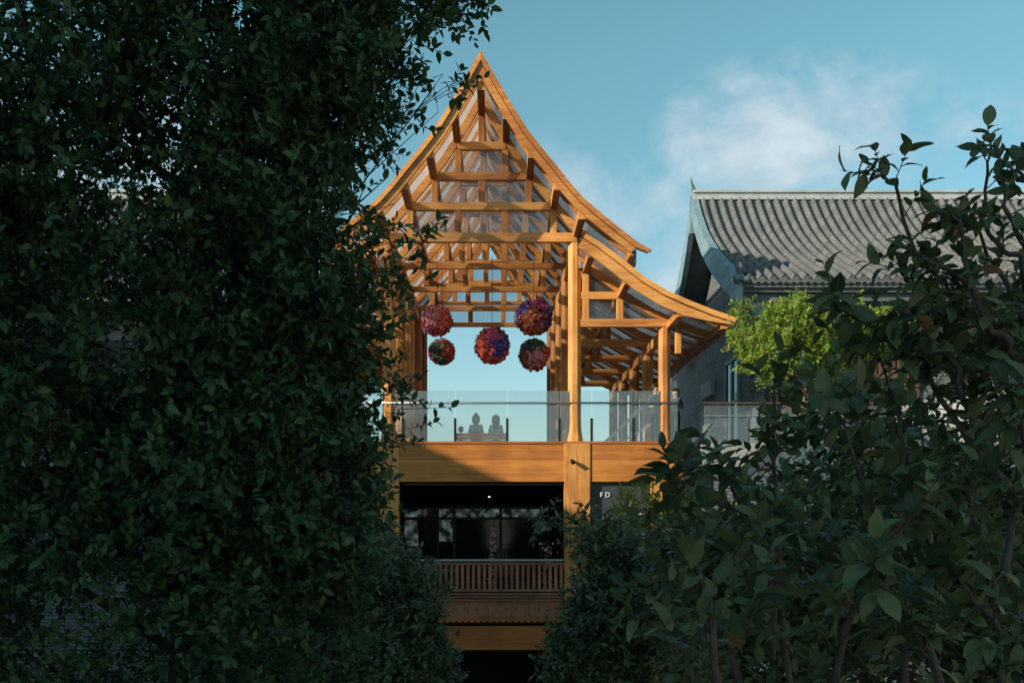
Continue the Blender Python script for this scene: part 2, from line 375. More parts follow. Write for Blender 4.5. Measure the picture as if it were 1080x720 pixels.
# purlins
def purlin(lx, prof, drop=.57, w=.20, h=.24):
    """squared timber running the length of the roof, the shade on its underside painted in dark"""
    z = interp(prof, abs(lx))-drop
    if lx == 0: z = 11.52
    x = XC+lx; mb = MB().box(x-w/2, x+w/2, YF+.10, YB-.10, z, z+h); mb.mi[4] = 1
    return mb.build('purlin', [wood_y, wood_shade], pav, bevel=.008)
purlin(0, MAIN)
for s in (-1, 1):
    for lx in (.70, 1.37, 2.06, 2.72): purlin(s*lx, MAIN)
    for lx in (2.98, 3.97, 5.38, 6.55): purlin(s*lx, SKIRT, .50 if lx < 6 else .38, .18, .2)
    part('purlin', wood_y, pav, lambda m: m.box(*sorted((XC+s*4.02, XC+s*4.14)), YF+.16, YB-.16, interp(MAIN, 4.08)-.40, interp(MAIN, 4.08)-.16))
    # eave boards closing the low edge of each slope
    part('eave_board', wood_y, pav, lambda m: m.beam((XC+s*6.84, YF+.18, 5.27), (XC+s*6.84, YB-.18, 5.27), .05, .2, (s*.3, 0, 1)))
    part('eave_glass', M_rail_glass, pav, lambda m: m.box(*sorted((XC+s*4.18, XC+s*4.2)), YF+.2, YB-.2, 6.86, 7.30))
    # glass lying on the rafters
    for p, q in ((main_off(.098), main_off(.125)), (offs(SKIRT, .098), offs(SKIRT, .125))):
        MB().sweep_xz(side(p, s), side(q, s), YF+.10, YB-.10).build('roof_glass', M_roofglass, pav)
    # barge boards, front and back, with the trim above the shadow groove
    for y0, y1, yt0, yt1 in ((YF, YF+.09, YF-.07, YF+.10), (YB-.09, YB, YB-.10, YB+.07)):
        b = MB().sweep_xz(side(main_off(.145), s), side(main_off(.315), s), y0, y1).build('barge_board', wood_x, pav)
        tp = main_off(.0)+[(4.58, 7.185)]; bt = main_off(.125)+[(4.47, 7.13)]
        bt[-2] = (4.19, 7.24)
        MB().sweep_xz(side(tp, s), side(bt, s), yt0, yt1).build('barge_trim', wood_x, b)
        b = MB().sweep_xz(side(offs(SKIRT, .16), s), side(offs(SKIRT, .42)[:-2]+offs(SKIRT, .30)[-2:-1]+offs(SKIRT, .2)[-1:], s), y0, y1).build('barge_board', wood_x, pav)
        MB().sweep_xz(side(offs(SKIRT, 0), s), side(offs(SKIRT, .135), s), yt0, yt1).build('barge_trim', wood_x, b)
part('ridge_cap', wood_y, pav, lambda m: m.prism([(XC-.09, 12.36), (XC, 12.55), (XC+.09, 12.36)], YF+.11, YB-.11))
# glass in the first and last frames
for yy in (Y0+.16, frames[-1]+.16):
    mb = MB()
    for z0, z1, hw0, hw1 in ((8.16, 8.81, 2.25, 1.95), (9.03, 9.67, 1.75, 1.30), (9.89, 10.54, 1.1, .75)):
        mb.prism([(XC-hw0, z0), (XC+hw0, z0), (XC+hw1, z1), (XC-hw1, z1)], yy, yy+.012)
    mb.build('gable_pane', M_pane, pav)
    for s in (-1, 1):
        part('gable_pane', M_pane, pav, lambda m: m.prism(side([(2.86, 5.72), (5.1, 5.72), (4.02, 6.32), (2.86, 7.1)], s), yy, yy+.012))
for s in (-1, 1):
    part('post_bracket', M_steel, pav, lambda m: m.box(XC+s*2.88-.1, XC+s*2.88+.1, Y0-.02, Y0+.2, 7.14, 7.32), bevel=.01)
    part('hanging_bracket', wood_z, pav, lambda m: m.box(XC+s*5.62-.09, XC+s*5.62+.09, Y0+.06, Y0+.2, 4.72, 5.62), bevel=.02)
    part('fascia_beam', wood_y, pav, lambda m: m.box(*sorted((XC+s*2.55, XC+s*2.72)), Y0+.5, frames[-1], 7.55, 7.82))
    part('fascia_beam', wood_y, pav, lambda m: m.box(*sorted((XC+s*5.16, XC+s*5.33)), Y0+.5, frames[-1], 5.2, 5.46))
# deck and its boarded fascia
part('deck_floor', wood_x, pav, lambda m: m.box(XC-5.78, XC+5.78, Y0+.04, YB-.4, 1.2, ZD-.02))
def fascia(m):
    z = 1.06
    for k in range(5):
        h = .215; m.box(XC-5.72+.002*k, XC+5.72-.002*k, Y0-.06, Y0+.036, z+.0015, z+h-.0015); z += h
part('deck_fascia', wood_plank, pav, fascia, bevel=.0025)
part('deck_edge', wood_brown, pav, lambda m: m.box(XC-5.76, XC+5.76, Y0-.09, Y0+.30, ZD-.045, ZD+.012))
for lx, hw in ((-2.72, .37), (2.72, .37), (-4.98, .16), (4.98, .16)):
    def pil(m):
        if hw > .3:
            for k in range(2): m.box(XC+lx-hw+k*hw+.002, XC+lx-hw+(k+1)*hw-.002, Y0-.10, Y0+.3, GZ, ZD-.05)
        else: m.box(XC+lx-hw, XC+lx+hw, Y0-.085, Y0+.3, GZ, 1.05)
    part('pilaster', wood_z, pav, pil, bevel=.012)
# lower storeys behind the balcony
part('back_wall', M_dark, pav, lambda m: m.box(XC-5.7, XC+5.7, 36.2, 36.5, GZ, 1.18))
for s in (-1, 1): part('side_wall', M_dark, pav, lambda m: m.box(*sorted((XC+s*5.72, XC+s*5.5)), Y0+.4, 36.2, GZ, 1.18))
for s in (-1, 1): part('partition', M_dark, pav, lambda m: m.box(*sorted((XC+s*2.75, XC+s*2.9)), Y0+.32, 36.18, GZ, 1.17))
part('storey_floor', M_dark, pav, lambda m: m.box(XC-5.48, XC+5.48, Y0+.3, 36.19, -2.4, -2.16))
part('lower_beam', wood_brown, pav, lambda m: m.box(XC-2.34, XC+2.34, Y0-.02, Y0+.28, -3.73, -3.05), bevel=.01)
win = part('window_frame', M_black, pav, lambda m: [m.box(XC+a-.05, XC+a+.05, 35.0, 35.1, -2.1, .4) for a in (-2.7, -1.55, -1.0, .55, 1.9, 2.7)]+[m.box(XC-2.7, XC+2.7, 35.005, 35.095, z-.045, z+.045) for z in (.38, .02, -2.1)] and None)
Nl = Nodes('painted_transom_reflection'); Nl.b.inputs['Base Color'].default_value = (.05, .06, .06, 1); _n = Nl.new('ShaderNodeTexNoise', {'Vector': Nl.new('ShaderNodeTexCoord').outputs['Object'], 'Scale': 3.5, 'Detail': 5}); Nl.l.new(ramp(Nl, _n.outputs['Fac'], ((.42, (0, 0, 0)), (.7, (.45, .6, .56)))), Nl.b.inputs['Emission Color']); Nl.b.inputs['Emission Strength'].default_value = .16  # reflected daylight painted as a weak patchy glow, no lamp behind it
part('transom_reflection_pane', Nl.m, win, lambda m: [m.box(XC+a, XC+b, 35.105, 35.115, z0, z1) for a, b, z0, z1 in ((-1.5, 1.85, .06, .33), (-1.5, -1.05, -.75, -.02), (-2.65, -1.9, .05, .33), (-2.65, -2.2, -.9, -.02))] and None)
part('pane', M_window, win, lambda m: m.box(XC-2.72, XC+2.72, 35.12, 35.15, -2.15, .4))
# spotlight on the right pilaster
sp = thing('spotlight', PX(603, 486, 29.89), 'small dark wall spotlight fixed to the sunlit timber pilaster below the deck', 'wall light')
part('bracket', M_black, sp, lambda m: m.box(*[v for c, d in zip(PX(603, 486, 29.88), (.03, .03, .04)) for v in (c-d, c+d)]))
part('lamp_head', M_black, sp, lambda m: m.tube([PX(602.5, 485, 29.85), PX(603.5, 486, 29.75), PX(604.5, 487.5, 29.66)], [.035, .06, .062], 12), smooth=False)

# ------------------------------------------------------------------ glass balustrade along the deck
bal = thing('glass_balustrade', (XC, Y0+.1, ZD), 'frameless glass balustrade with thin steel rail along the deck edge', 'balustrade')
joints = [(px-526)*30.1/F for px in (320, 371, 425, 480, 535, 590, 624, 668, 715)]
for a, b in zip(joints, joints[1:]):
    part('glass_panel', M_rail_glass, bal, lambda m: m.box(a+.012, b-.012, Y0+.10, Y0+.115, ZD+.02, 3.66))
for j in joints[1:-1]: part('clamp', M_black, bal, lambda m: m.box(j-.035, j+.035, Y0+.07, Y0+.15, ZD+.012, 2.88), bevel=.006)
part('handrail', M_steel, bal, lambda m: m.tube([(joints[0], Y0+.055, 3.31), (joints[-1], Y0+.055, 3.31)], .03, 10), smooth=True)

# ------------------------------------------------------------------ balcony railing and carved frieze
br = thing('balcony_railing', (XC, Y0, -2.16), 'brown wooden slat railing with carved frieze on the middle storey balcony', 'railing')
part('handrail', M_steel, br, lambda m: m.box(XC-2.33, XC+2.33, Y0-.10, Y0-.02, -1.20, -1.14), bevel=.012)
part('top_rail', wood_dim, br, lambda m: m.box(XC-2.33, XC+2.33, Y0-.095, Y0-.025, -1.30, -1.235))
part('bottom_rail', wood_dim, br, lambda m: m.box(XC-2.33, XC+2.33, Y0-.10, Y0-.02, -2.06, -1.99))
for k in range(30):
    x = XC-2.26+k*.156
    part('baluster', wood_dim, br, lambda m: m.box(x-.045, x+.045, Y0-.082, Y0-.04, -1.99, -1.30))
part('ledge', wood_dim, br, lambda m: [m.box(XC-2.335, XC+2.335, Y0-.16+.03*k, Y0+.2, -2.16-.085*k, -2.10-.085*k) for k in range(3)] and None, bevel=.006)
def frieze(m):
    m.box(XC-2.33, XC+2.33, Y0-.02, Y0+.04, -2.76, -2.33)
    for k in range(16):
        x = XC-2.33+.29*k
        m.beam((x, Y0-.03, -2.74), (x+.29, Y0-.03, -2.36), .022, .02, (0, 1, 0)); m.beam((x, Y0-.034, -2.36), (x+.29, Y0-.034, -2.74), .022, .02, (0, 1, 0))
        m.lathe((x+.145, Y0-.03, -2.55), [(.05, -.02), (.05, .02)], 8)
    m.box(XC-2.33, XC+2.33, Y0-.045, Y0-.01, -2.78, -2.745); m.box(XC-2.33, XC+2.33, Y0-.045, Y0-.01, -2.36, -2.325)
part('carved_frieze', wood_dim, br, frieze)
def scallop(m):
    for k in range(26):
        x0 = XC-2.32+k*.178
        m.prism([(x0, -2.79), (x0, -2.88)]+[(x0+.089-.085*math.cos(t), -2.88-.075*math.sin(t)) for t in np.linspace(.2, math.pi-.2, 6)]+[(x0+.174, -2.88), (x0+.174, -2.79)], Y0-.035, Y0)
part('scalloped_trim', wood_brown, br, scallop)
# downlight seen in the dark storey
dl = tag(part('downlight', None or M_white, None, lambda m: m.lathe(PX(516, 524, 33), [(.03, 0), (.03, .02)], 12)), 'tiny white downlight under the ceiling of the dark storey', 'ceiling light')
Nd = Nodes('lit_lamp'); Nd.b.inputs['Emission Color'].default_value = (1, .95, .85, 1); Nd.b.inputs['Emission Strength'].default_value = 2.5
dl.data.materials[0] = Nd.m

# ------------------------------------------------------------------ tiled halls on both sides
HP = [(39.2, 11.92), (38.8, 11.45), (38.2, 10.84), (37.3, 10.08), (36.3, 9.42), (35.2, 8.80), (34.2, 8.31), (33.2, 7.86), (32.4, 7.52), (31.75, 7.18)]
def resample(prof, step):
    P = [Vector((a, b)) for a, b in prof]; L = [0]
    for a, b in zip(P, P[1:]): L.append(L[-1]+(b-a).length)
    n = int(L[-1]/step)
    ys = [p.x for p in P]; zs = [p.y for p in P]
    t = [L[-1]*i/n for i in range(n+1)]
    return [(float(np.interp(a, L, ys)), float(np.interp(a, L, zs))) for a in t]
def hall(s, label, group='grey tiled halls beside the pavilion'):
    X = lambda x: x if s > 0 else 2*XC-x
    root = thing('tiled_hall', (X(16), 39.2, GZ), label, 'hall', group)
    xa, xb = 7.42, 26.0
    def bx(m, x0, x1, *r, **k): a, b = sorted((X(x0), X(x1))); return m.box(a, b, *r, **k)
    # tiles: rounded cover rows over shallow troughs, each course stepping over the one below
    P = resample(HP, .27); per = .34; ncol = int((xb-xa)/per)
    us = [(-.5, 0), (-.36, .004), (-.26, .02), (-.25, .045), (-.20, .095), (-.11, .128), (0, .14), (.11, .128), (.20, .095), (.25, .045), (.26, .02), (.36, .004)]
    def slope(front):
        V, Fc, T = [], [], []
        rows = []
        for i in range(len(P)-1):
            (ya, za), (yb, zb) = P[i], P[i+1]
            rows.append((ya, za, .0, i)); rows.append((yb, zb, .030, i))
        nx = ncol*len(us)+1
        tone = np.random.default_rng(5).random((ncol+1, len(P)))
        for r, (y, z, up, i) in enumerate(rows):
            yy = y if front else 2*39.2-y
            for c in range(nx):
                k, u = divmod(c, len(us)); uu, hh = us[u]
                V.append((X(xa+(k+.5+uu)*per), yy-(hh*.35 if front else -hh*.35), z+hh+up))
        for r in range(len(rows)-1):
            for c in range(nx-1):
                Fc.append((r*nx+c, r*nx+c+1, (r+1)*nx+c+1, (r+1)*nx+c)); T.append(tone[c//len(us), rows[r][3]])
        mb = MB(); mb.add(V, Fc); o = mb.build('tiled_slope', M_tile, root)
        a = o.data.attributes.new('tone', 'FLOAT', 'FACE'); a.data.foreach_set('value', np.array(T, dtype='f'))
        return o
    slope(True); slope(False)
    top = []
    for k in range(ncol):
        xc = xa+(k+.5)*per; top += [(xc-.16, 7.19)]+[(xc-.09*math.cos(t), 7.20+.11*math.sin(t)) for t in np.linspace(0, math.pi, 8)]+[(xc+.16, 7.19)]
    MB().sweep_xz([(X(a), z) for a, z in top], [(X(a), 7.10-.03*math.sin(i)) for i, (a, z) in enumerate(top)], 31.66, 31.70).build('drip_edge', M_tile, root)
    # roof deck, barge boards at the gable end
    for front in (1, 0):
        f = (lambda y: y) if front else (lambda y: 2*39.2-y)
        def deck(m):
            n = len(HP); vs = []
            for y, z in HP: vs += [(X(xa-.05), f(y), z-.02), (X(xb), f(y), z-.02), (X(xb), f(y), z-.2), (X(xa-.05), f(y), z-.2)]
            fs = [(0, 1, 2, 3), tuple(4*(n-1)+k for k in (3, 2, 1, 0))]
            for i in range(n-1):
                for k in range(4): fs.append((4*i+k, 4*i+4+k, 4*i+4+(k+1) % 4, 4*i+(k+1) % 4))
            m.add(vs, fs)
        part('roof_deck', M_eave, root, deck)
        def barge(m):
            n = len(HP); vs = []
            for i, (y, z) in enumerate(HP):
                w = .62+.12*i/n
                vs += [(X(xa-.26), f(y), z+.16), (X(xa-.02), f(y), z+.17), (X(xa-.06), f(y), z-w), (X(xa-.26), f(y), z-w)]
            fs = [(0, 1, 2, 3), tuple(4*(n-1)+k for k in (3, 2, 1, 0))]
            for i in range(n-1):
                for k in range(4): fs.append((4*i+k, 4*i+4+k, 4*i+4+(k+1) % 4, 4*i+(k+1) % 4))
            m.add(vs, fs)
        part('barge_board', M_bluegrey, root, barge)
    rd = part('ridge', M_ridge, root, lambda m: (bx(m, xa-.2, xb, 38.98, 39.42, 11.82, 11.99), bx(m, xa-.2, xb, 39.06, 39.34, 12.01, 12.07), bx(m, xa-.2, xb, 39.0, 39.4, 12.09, 12.19)) and None, bevel=.02)
    # upswept finial at the end of the ridge
    def fin(m):
        m.tube([(X(8.05), 39.2, 12.17), (X(7.7), 39.2, 12.12), (X(7.35), 39.2, 11.97), (X(7.2), 39.2, 11.72)], [.05, .09, .10, .07], 7)
        m.tube([(X(7.35), 39.2, 11.97), (X(7.25), 39.2, 12.27), (X(7.18), 39.2, 12.52), (X(7.15), 39.2, 12.72)], [.11, .08, .045, .01], 7)
    part('finial', M_eave, rd, fin, smooth=True)
    part('end_post', M_bluegrey, root, lambda m: bx(m, xa-.3, xa-.1, 39.1, 39.3, 10.6, 11.97))
    # little carved corner ornament over the eave
    part('corner_ornament', M_eave, root, lambda m: (m.lathe((X(7.3), 31.9, 7.25), [(.09, 0), (.12, .1), (.07, .2), (.13, .3), (.14, .4), (.05, .52)], 9), m.lathe((X(7.45), 31.75, 7.1), [(.12, 0), (.17, .1), (.1, .2)], 9), m.tube([(X(7.3), 31.85, 7.2), (X(7.15), 31.7, 7.15), (X(7.05), 31.6, 7.28)], [.1, .08, .03], 7)) and None, smooth=True)
    # eave boards under the tiles
    part('eave_fascia', M_eave, root, lambda m: (bx(m, xa, xb, 31.86, 31.98, 6.86, 7.10), bx(m, xa+.02, xb, 32.02, 32.14, 6.62, 6.84), bx(m, xa+.1, xb, 32.2, 34.0, 6.56, 6.61)) and None)
    # walls
    part('wall', M_brick, root, lambda m: bx(m, 8.3, xb-.5, 34.0, 34.3, GZ, 7.3))
    def gable(m):
        poly = [(34.31, GZ), (34.31, 7.9)]+[(y, z-.45) for y, z in reversed(HP) if y > 34.4]+[(2*39.2-y, z-.45) for y, z in HP if y > 34.4][1:]+[(44.1, 7.9), (44.1, GZ)]
        n = len(poly); vs = [(X(8.3), y, z) for y, z in poly]+[(X(8.6), y, z) for y, z in poly]
        m.add(vs, [tuple(range(n)), tuple(range(2*n-1, n-1, -1))]+[(i, i+n, (i+1) % n+n, (i+1) % n) for i in range(n)])
    part('gable_wall', M_brick, root, gable)
    part('lintel_band', M_slab, root, lambda m: bx(m, 8.28, xb-.5, 33.92, 33.99, 5.75, 6.35))
    for y in (32.1, 33.0): part('corbel', M_bluegrey, root, lambda m: m.prism([(X(7.45), 6.75), (X(8.25), 6.75), (X(8.25), 5.9), (X(7.95), 6.1), (X(7.6), 6.5)], y, y+.3))
    part('rear_wing', M_brick, root, lambda m: bx(m, 8.32, 20, 44.12, 51.5, GZ, 9.4))
    part('wing_roof', M_eave, root, lambda m: m.prism([(X(7.9), 9.3), (X(8.3), 9.42), (X(14), 10.6), (X(20), 9.42), (X(20.4), 9.3), (X(20), 9.405), (X(8.3), 9.405)], 46.5, 51.9))
    # window in the gable wall and lattice windows in the front
    w = part('window', M_bluegrey, root, lambda m: [bx(m, 8.2, 8.29, y-.06, y+.06, 2.6, 5.6) for y in (36.2, 37.2, 38.2)]+[bx(m, 8.21, 8.29, 36.1, 38.3, z-.06, z+.06) for z in (2.6, 4.1, 5.6)] and None)
    part('pane', M_window, w, lambda m: bx(m, 8.26, 8.28, 36.25, 38.15, 2.6, 5.55))
    for x in (9.6, 12.6, 15.6, 18.6):
        w = part('window', wood_lat, root, lambda m: [bx(m, x+a-.05, x+a+.05, 33.9, 33.985, 2.3, 5.5) for a in np.linspace(-.9, .9, 10)]+[bx(m, x-1, x+1, 33.88, 33.98, z-.07, z+.07) for z in (2.3, 3.2, 4.6, 5.5)] and None)
        part('pane', M_window, w, lambda m: bx(m, x-.95, x+.95, 33.986, 33.996, 2.3, 5.5))
    part('wall_panel', M_slab, root, lambda m: (bx(m, 8.1, 8.29, 40.3, 42.2, 4.75, 5.35), bx(m, 8.1, 8.29, 38.6, 42.4, 3.4, 4.35)) and None, bevel=.02)
    part('terrace_slab', M_slab, root, lambda m: bx(m, 5.80, 22, 30.1, 33.9, 1.5, 2.17))
    part('terrace_wall', M_brick, root, lambda m: bx(m, 5.9, 22, 30.5, 30.8, GZ, 1.49))
    return root
hall(1, 'grey hall with curved tiled roof and blue barge board right of the pavilion')
hall(-1, 'grey tiled hall mostly hidden behind the big dark tree on the left')
tb = thing('glass_balustrade', (7.2, Y0+.2, ZD), 'glass balustrade with tarnished rail on the grey terrace before the tiled hall', 'balustrade')
for k in range(5): part('glass_panel', M_rail_glass, tb, lambda m: m.box(5.9+1.3*k, 7.17+1.3*k, Y0+.22, Y0+.235, ZD, 3.25))
part('handrail', M_bronze, tb, lambda m: m.tube([(5.88, Y0+.2, 3.32), (12.4, Y0+.2, 3.32)], .025, 8))
part('middle_rail', M_bluegrey, tb, lambda m: m.tube([(5.88, Y0+.2, 2.95), (12.4, Y0+.2, 2.95)], .018, 8))
# stair parapet sloping up to the terrace
pp = thing('stair_parapet', (9, 24, GZ), 'pale stone parapet climbing to the right behind the broad leaved tree', 'parapet')
part('parapet_wall', M_stone, pp, lambda m: m.prism([(5.6, GZ), (5.6, .85), (7.0, 1.95), (8.0, 2.1), (11.2, 3.0), (16, 4.1), (16, GZ)], 24, 24.3))
part('coping', M_slab, pp, lambda m: m.prism([(5.55, .86), (5.55, .98), (7.0, 2.08), (8.0, 2.23), (11.2, 3.13), (16, 4.23), (16, 4.11), (11.2, 3.01), (8.0, 2.11), (7.0, 1.96)], 23.95, 24.35))

# ------------------------------------------------------------------ signs in the side bays
def text_mesh(body, size, loc, name, m, parent, ex=.01):
    cu = bpy.data.curves.new(name, 'FONT'); cu.body = body; cu.size = size; cu.extrude = ex; cu.align_x = 'CENTER'
    t = bpy.data.objects.new('tmp', cu); COL.objects.link(t)
    dg = bpy.context.evaluated_depsgraph_get(); me = bpy.data.meshes.new_from_object(t.evaluated_get(dg)); bpy.data.objects.remove(t)
    me.transform(Matrix.Rotation(rad(90), 4, 'X')); me.materials.clear(); me.materials.append(m)
    o = bpy.data.objects.new(name, me); COL.objects.link(o); o.parent = parent; o.location = Vector(loc)-(wloc(parent)); return o
M_board = mat('dark_grey_board', (.05, .055, .065), .4, .15, 2)
M_sblue = mat('sky_blue_print', (.22, .48, .68), .45, .2, 4)
sg = thing('shop_sign', PX(657, 545, 30.1), 'dark grey sign board with white letters in the bay right of the pilaster', 'sign')
part('board', M_board, sg, lambda m: m.box(XC+3.12, XC+4.8, Y0+.1, Y0+.16, -1.6, 1.04))
text_mesh('F D', .2, PX(638, 524, 30.07), 'lettering', M_white, sg); text_mesh('C', .3, PX(667, 537, 30.07), 'lettering', M_white, sg)
part('text_lines', M_white, sg, lambda m: [m.box(3.45+.25*random.random(), 4.2+.3*random.random(), Y0+.07, Y0+.098, z, z+.035) for z in (.12, .0, -.45, -.55, -.95)] and None)
sg = thing('shop_sign', PX(361, 540, 30.1), 'dark sign with blue brush strokes and white letters glimpsed through the left tree', 'sign')
part('board', M_board, sg, lambda m: m.box(XC-4.8, XC-3.12, Y0+.1, Y0+.16, -1.6, 1.04))
text_mesh('NEAT O', .27, PX(366, 546, 30.07), 'lettering', M_white, sg)
def strokes(m):
    for (x0, y0), (x1, y1), w in (((330, 524), (372, 532), .2), ((334, 516), (338, 530), .3), ((352, 548), (392, 558), .26), ((344, 552), (356, 558), .16)):
        a, b = PX(x0, y0, 30.08), PX(x1, y1, 30.08); m.beam(a, b, .02, w, (0, 0, 1))
part('brush_strokes', M_sblue, sg, strokes)

# ------------------------------------------------------------------ people
def person(label, loc, pose, h, shirt, trousers, hairc, hair_len, face=0, skin=(.45, .27, .19), bun=False):
    k = h/1.72
    J = {}; E = []
    def v(n, p, r, par=None):
        J[n] = (Vector(p)*k, r*k)
        if par: E.append((par, n))
    sit = pose == 'sit'
    z0 = .52 if sit else .93
    v('pelvis', (0, 0, z0), .145); v('waist', (0, .0, z0+.17), .165 if sit else .125, 'pelvis'); v('chest', (0, .01, z0+.36), .175 if sit else .15, 'waist'); v('neckb', (0, 0, z0+.50), .075, 'chest')
    v('neck', (0, .005, z0+.565), .052, 'neckb'); v('head', (0, .015, z0+.65), .088, 'neck'); v('crown', (0, .0, z0+.735), .092, 'head'); v('nose', (0, .105, z0+.66), .016, 'head')
    for s, n in ((-1, 'l'), (1, 'r')):
        v('ear'+n, (s*.095, 0, z0+.665), .016, 'head')
        v('sh'+n, (s*(.185 if sit else .17), 0, z0+.455), .085 if sit else .075, 'chest'); el = (s*.215, .07, z0+.19) if sit else (s*.22, -.01, z0+.18)
        v('el'+n, el, .07 if sit else .045, 'sh'+n); wr = (s*.14, .24, z0+.08) if sit else (s*.22, .2, z0+.14)
        v('wr'+n, wr, .029, 'el'+n); d = (Vector(wr)-Vector(el)).normalized()
        pm = Vector(wr)+d*.07; v('pm'+n, pm, .030, 'wr'+n)
        for i in range(4):
            b = pm+Vector(((i-1.5)*.02, 0, 0))+d*.045; t = b+d*(.05 if i in (1, 2) else .038)-Vector((0, 0, .02))
            v('f%d%s' % (i, n), b, .009, 'pm'+n); v('t%d%s' % (i, n), t, .008, 'f%d%s' % (i, n))
        th = Vector(wr)+d*.035+Vector((-s*.045, 0, 0)); v('th'+n, th, .011, 'pm'+n); v('tt'+n, th+d*.04, .009, 'th'+n)
        v('hip'+n, (s*.095, 0, z0-.03), .10, 'pelvis')
        kn = (s*.11, .42, z0) if sit else (s*.10, .02, .50)
        an = (s*.11, .40, .10) if sit else (s*.10, -.01, .09)
        v('kn'+n, kn, .062, 'hip'+n); v('an'+n, an, .042, 'kn'+n); v('to'+n, Vector(an)+Vector((0, .16, -.06)), .036, 'an'+n)
    names = list(J); me = bpy.data.meshes.new('person'); me.from_pydata([J[n][0] for n in names], [(names.index(a), names.index(b)) for a, b in E], [])
    o = bpy.data.objects.new('tmp', me); COL.objects.link(o)
    sk = o.modifiers.new('skin', 'SKIN'); sk.use_smooth_shade = True; o.modifiers.new('sub', 'SUBSURF').levels = 1
    for i, n in enumerate(names):
        d = me.skin_vertices[0].data[i]; d.radius = (J[n][1], J[n][1]*(.72 if n in ('chest', 'waist', 'pelvis') else 1)); d.use_root = n == 'pelvis'
    dg = bpy.context.evaluated_depsgraph_get(); bm_ = bpy.data.meshes.new_from_object(o.evaluated_get(dg)); bpy.data.objects.remove(o)
    ms = [mat('skin', skin, .55, .06), mat('shirt', shirt, .85, .15, 12), mat('trousers', trousers, .85, .15, 12), mat('shoes', (.03, .03, .03), .6)]
    bm_.materials.clear()
    for m in ms: bm_.materials.append(m)
    for p in bm_.polygons:
        c = p.center/k; z = c.z-z0
        i = 0
        if z > .50: i = 0
        elif z > -.02 and abs(c.x) < .19 and c.y < .17: i = 1
        elif abs(c.x) >= .15 and z > .17: i = 1
        elif c.z < .12: i = 3
        elif z <= -.02 or (sit and c.y > .1 and c.z < z0+.07 and z > -.6 and abs(c.x) < .19 and abs(z) < .07): i = 2
        p.material_index = i; p.use_smooth = True
    b = bpy.data.objects.new('person', bm_); COL.objects.link(b); b.location = loc; b.rotation_euler = (0, 0, face)
    tag(b, label, 'person')
    # hair: a cap over the skull with a fall down the back
    mb = MB(); vs = []; fs = []; nu, nv = 14, 8
    for j in range(nv+1):
        a = rad(2)+rad(118)*j/nv
        for i in range(nu):
            t = 2*math.pi*i/nu; back = max(0, -math.sin(t)); front = max(0, math.sin(t))
            aa = min(a, rad(62)) if front > .5 else a
            r = (.14 if sit else .122)*(1+.08*random.random()); z = math.cos(aa)*r*1.08; dn = hair_len*max(0, (j-5)/3)*(back*.9+.1*(1-front))
            vs.append(Vector((math.cos(t)*math.sin(aa)*r, math.sin(t)*math.sin(aa)*r*1.12+.0-.01, z0+.715+z-dn))*k)
    for j in range(nv):
        for i in range(nu): fs.append((j*nu+i, j*nu+(i+1) % nu, (j+1)*nu+(i+1) % nu, (j+1)*nu+i))
    fs.append(tuple(range(nu)))
    mb.add(vs, fs); ho = mb.build('hair', mat('hair', hairc, .6, .3, 30), None, smooth=True); ho.parent = b
    if bun:
        bn = MB(); bc = Vector((0, -.06, z0+.86))*k; bn.lathe(bc, [(.012*k, -.07*k), (.05*k, -.05*k), (.065*k, 0), (.05*k, .045*k), (.01*k, .062*k)], 10)
        bo = bn.build('hair_bun', ho.data.materials[0], None, smooth=True); bo.parent = b
    sl = ho.modifiers.new('thick', 'SOLIDIFY'); sl.thickness = .012
    return b
bx0, bx1, BY = (479.5-526)*34/F, (536-526)*34/F, 34.0
bench = thing('bench', ((bx0+bx1)/2, BY, ZD), 'low wooden bench with its back to us behind the glass balustrade', 'bench')
part('backrest', wood_x, bench, lambda m: [m.box(bx0, bx1, BY-.02, BY+.03, ZD+.36+.115*k, ZD+.465+.115*k) for k in range(2)] and None, bevel=.008)
part('seat', wood_x, bench, lambda m: [m.box(bx0, bx1, BY+.05+.12*k, BY+.16+.12*k, ZD+.31, ZD+.35) for k in range(4)] and None, bevel=.006)
for x in (bx0+.06, bx1-.06):
    for y in (BY+.06, BY+.44): part('leg', wood_z, bench, lambda m: m.box(x-.04, x+.04, y-.04, y+.04, ZD, ZD+.31))
person('person with hair tied up on the left of the bench, seen from behind', (PX(502, 0, 34.2).x, 34.24, ZD-.10), 'sit', 1.62, (.22, .29, .31), (.05, .06, .08), (.04, .04, .042), .15, bun=True)
person('person with long hair and pale sleeves on the right of the bench, from behind', (PX(523, 0, 34.2).x, 34.24, ZD-.10), 'sit', 1.60, (.46, .54, .56), (.06, .07, .1), (.06, .06, .06), .36)
lt = thing('table_lamp', PX(486, 462, 34.0)+Vector((0, .25, 0)), 'small dark rounded lamp standing on the left end of the bench', 'lamp')
lz = ZD+.35; lx_, ly_ = PX(486, 0, 34.2).x, 34.3
lt.location = (lx_, ly_, lz)
part('stem', M_black, lt, lambda m: m.lathe((lx_, ly_, lz), [(.06, 0), (.06, .02), (.018, .04), (.018, .32)], 10))
part('shade', M_black, lt, lambda m: m.lathe((lx_, ly_, lz+.29), [(.06, 0), (.088, .05), (.09, .11), (.06, .17), (.02, .19)], 12), smooth=True)
person('person in a dark top standing between the two right aisle posts', (PX(691.5, 0, 30.9).x, 30.95, ZD), 'stand', 1.74, (.04, .05, .07), (.03, .04, .06), (.02, .018, .016), .05, rad(205))
person('person in black standing just right of the front aisle post', (PX(712.5, 0, 30.8).x, 30.85, ZD), 'stand', 1.60, (.02, .02, .025), (.02, .025, .03), (.02, .018, .016), .2, rad(150))
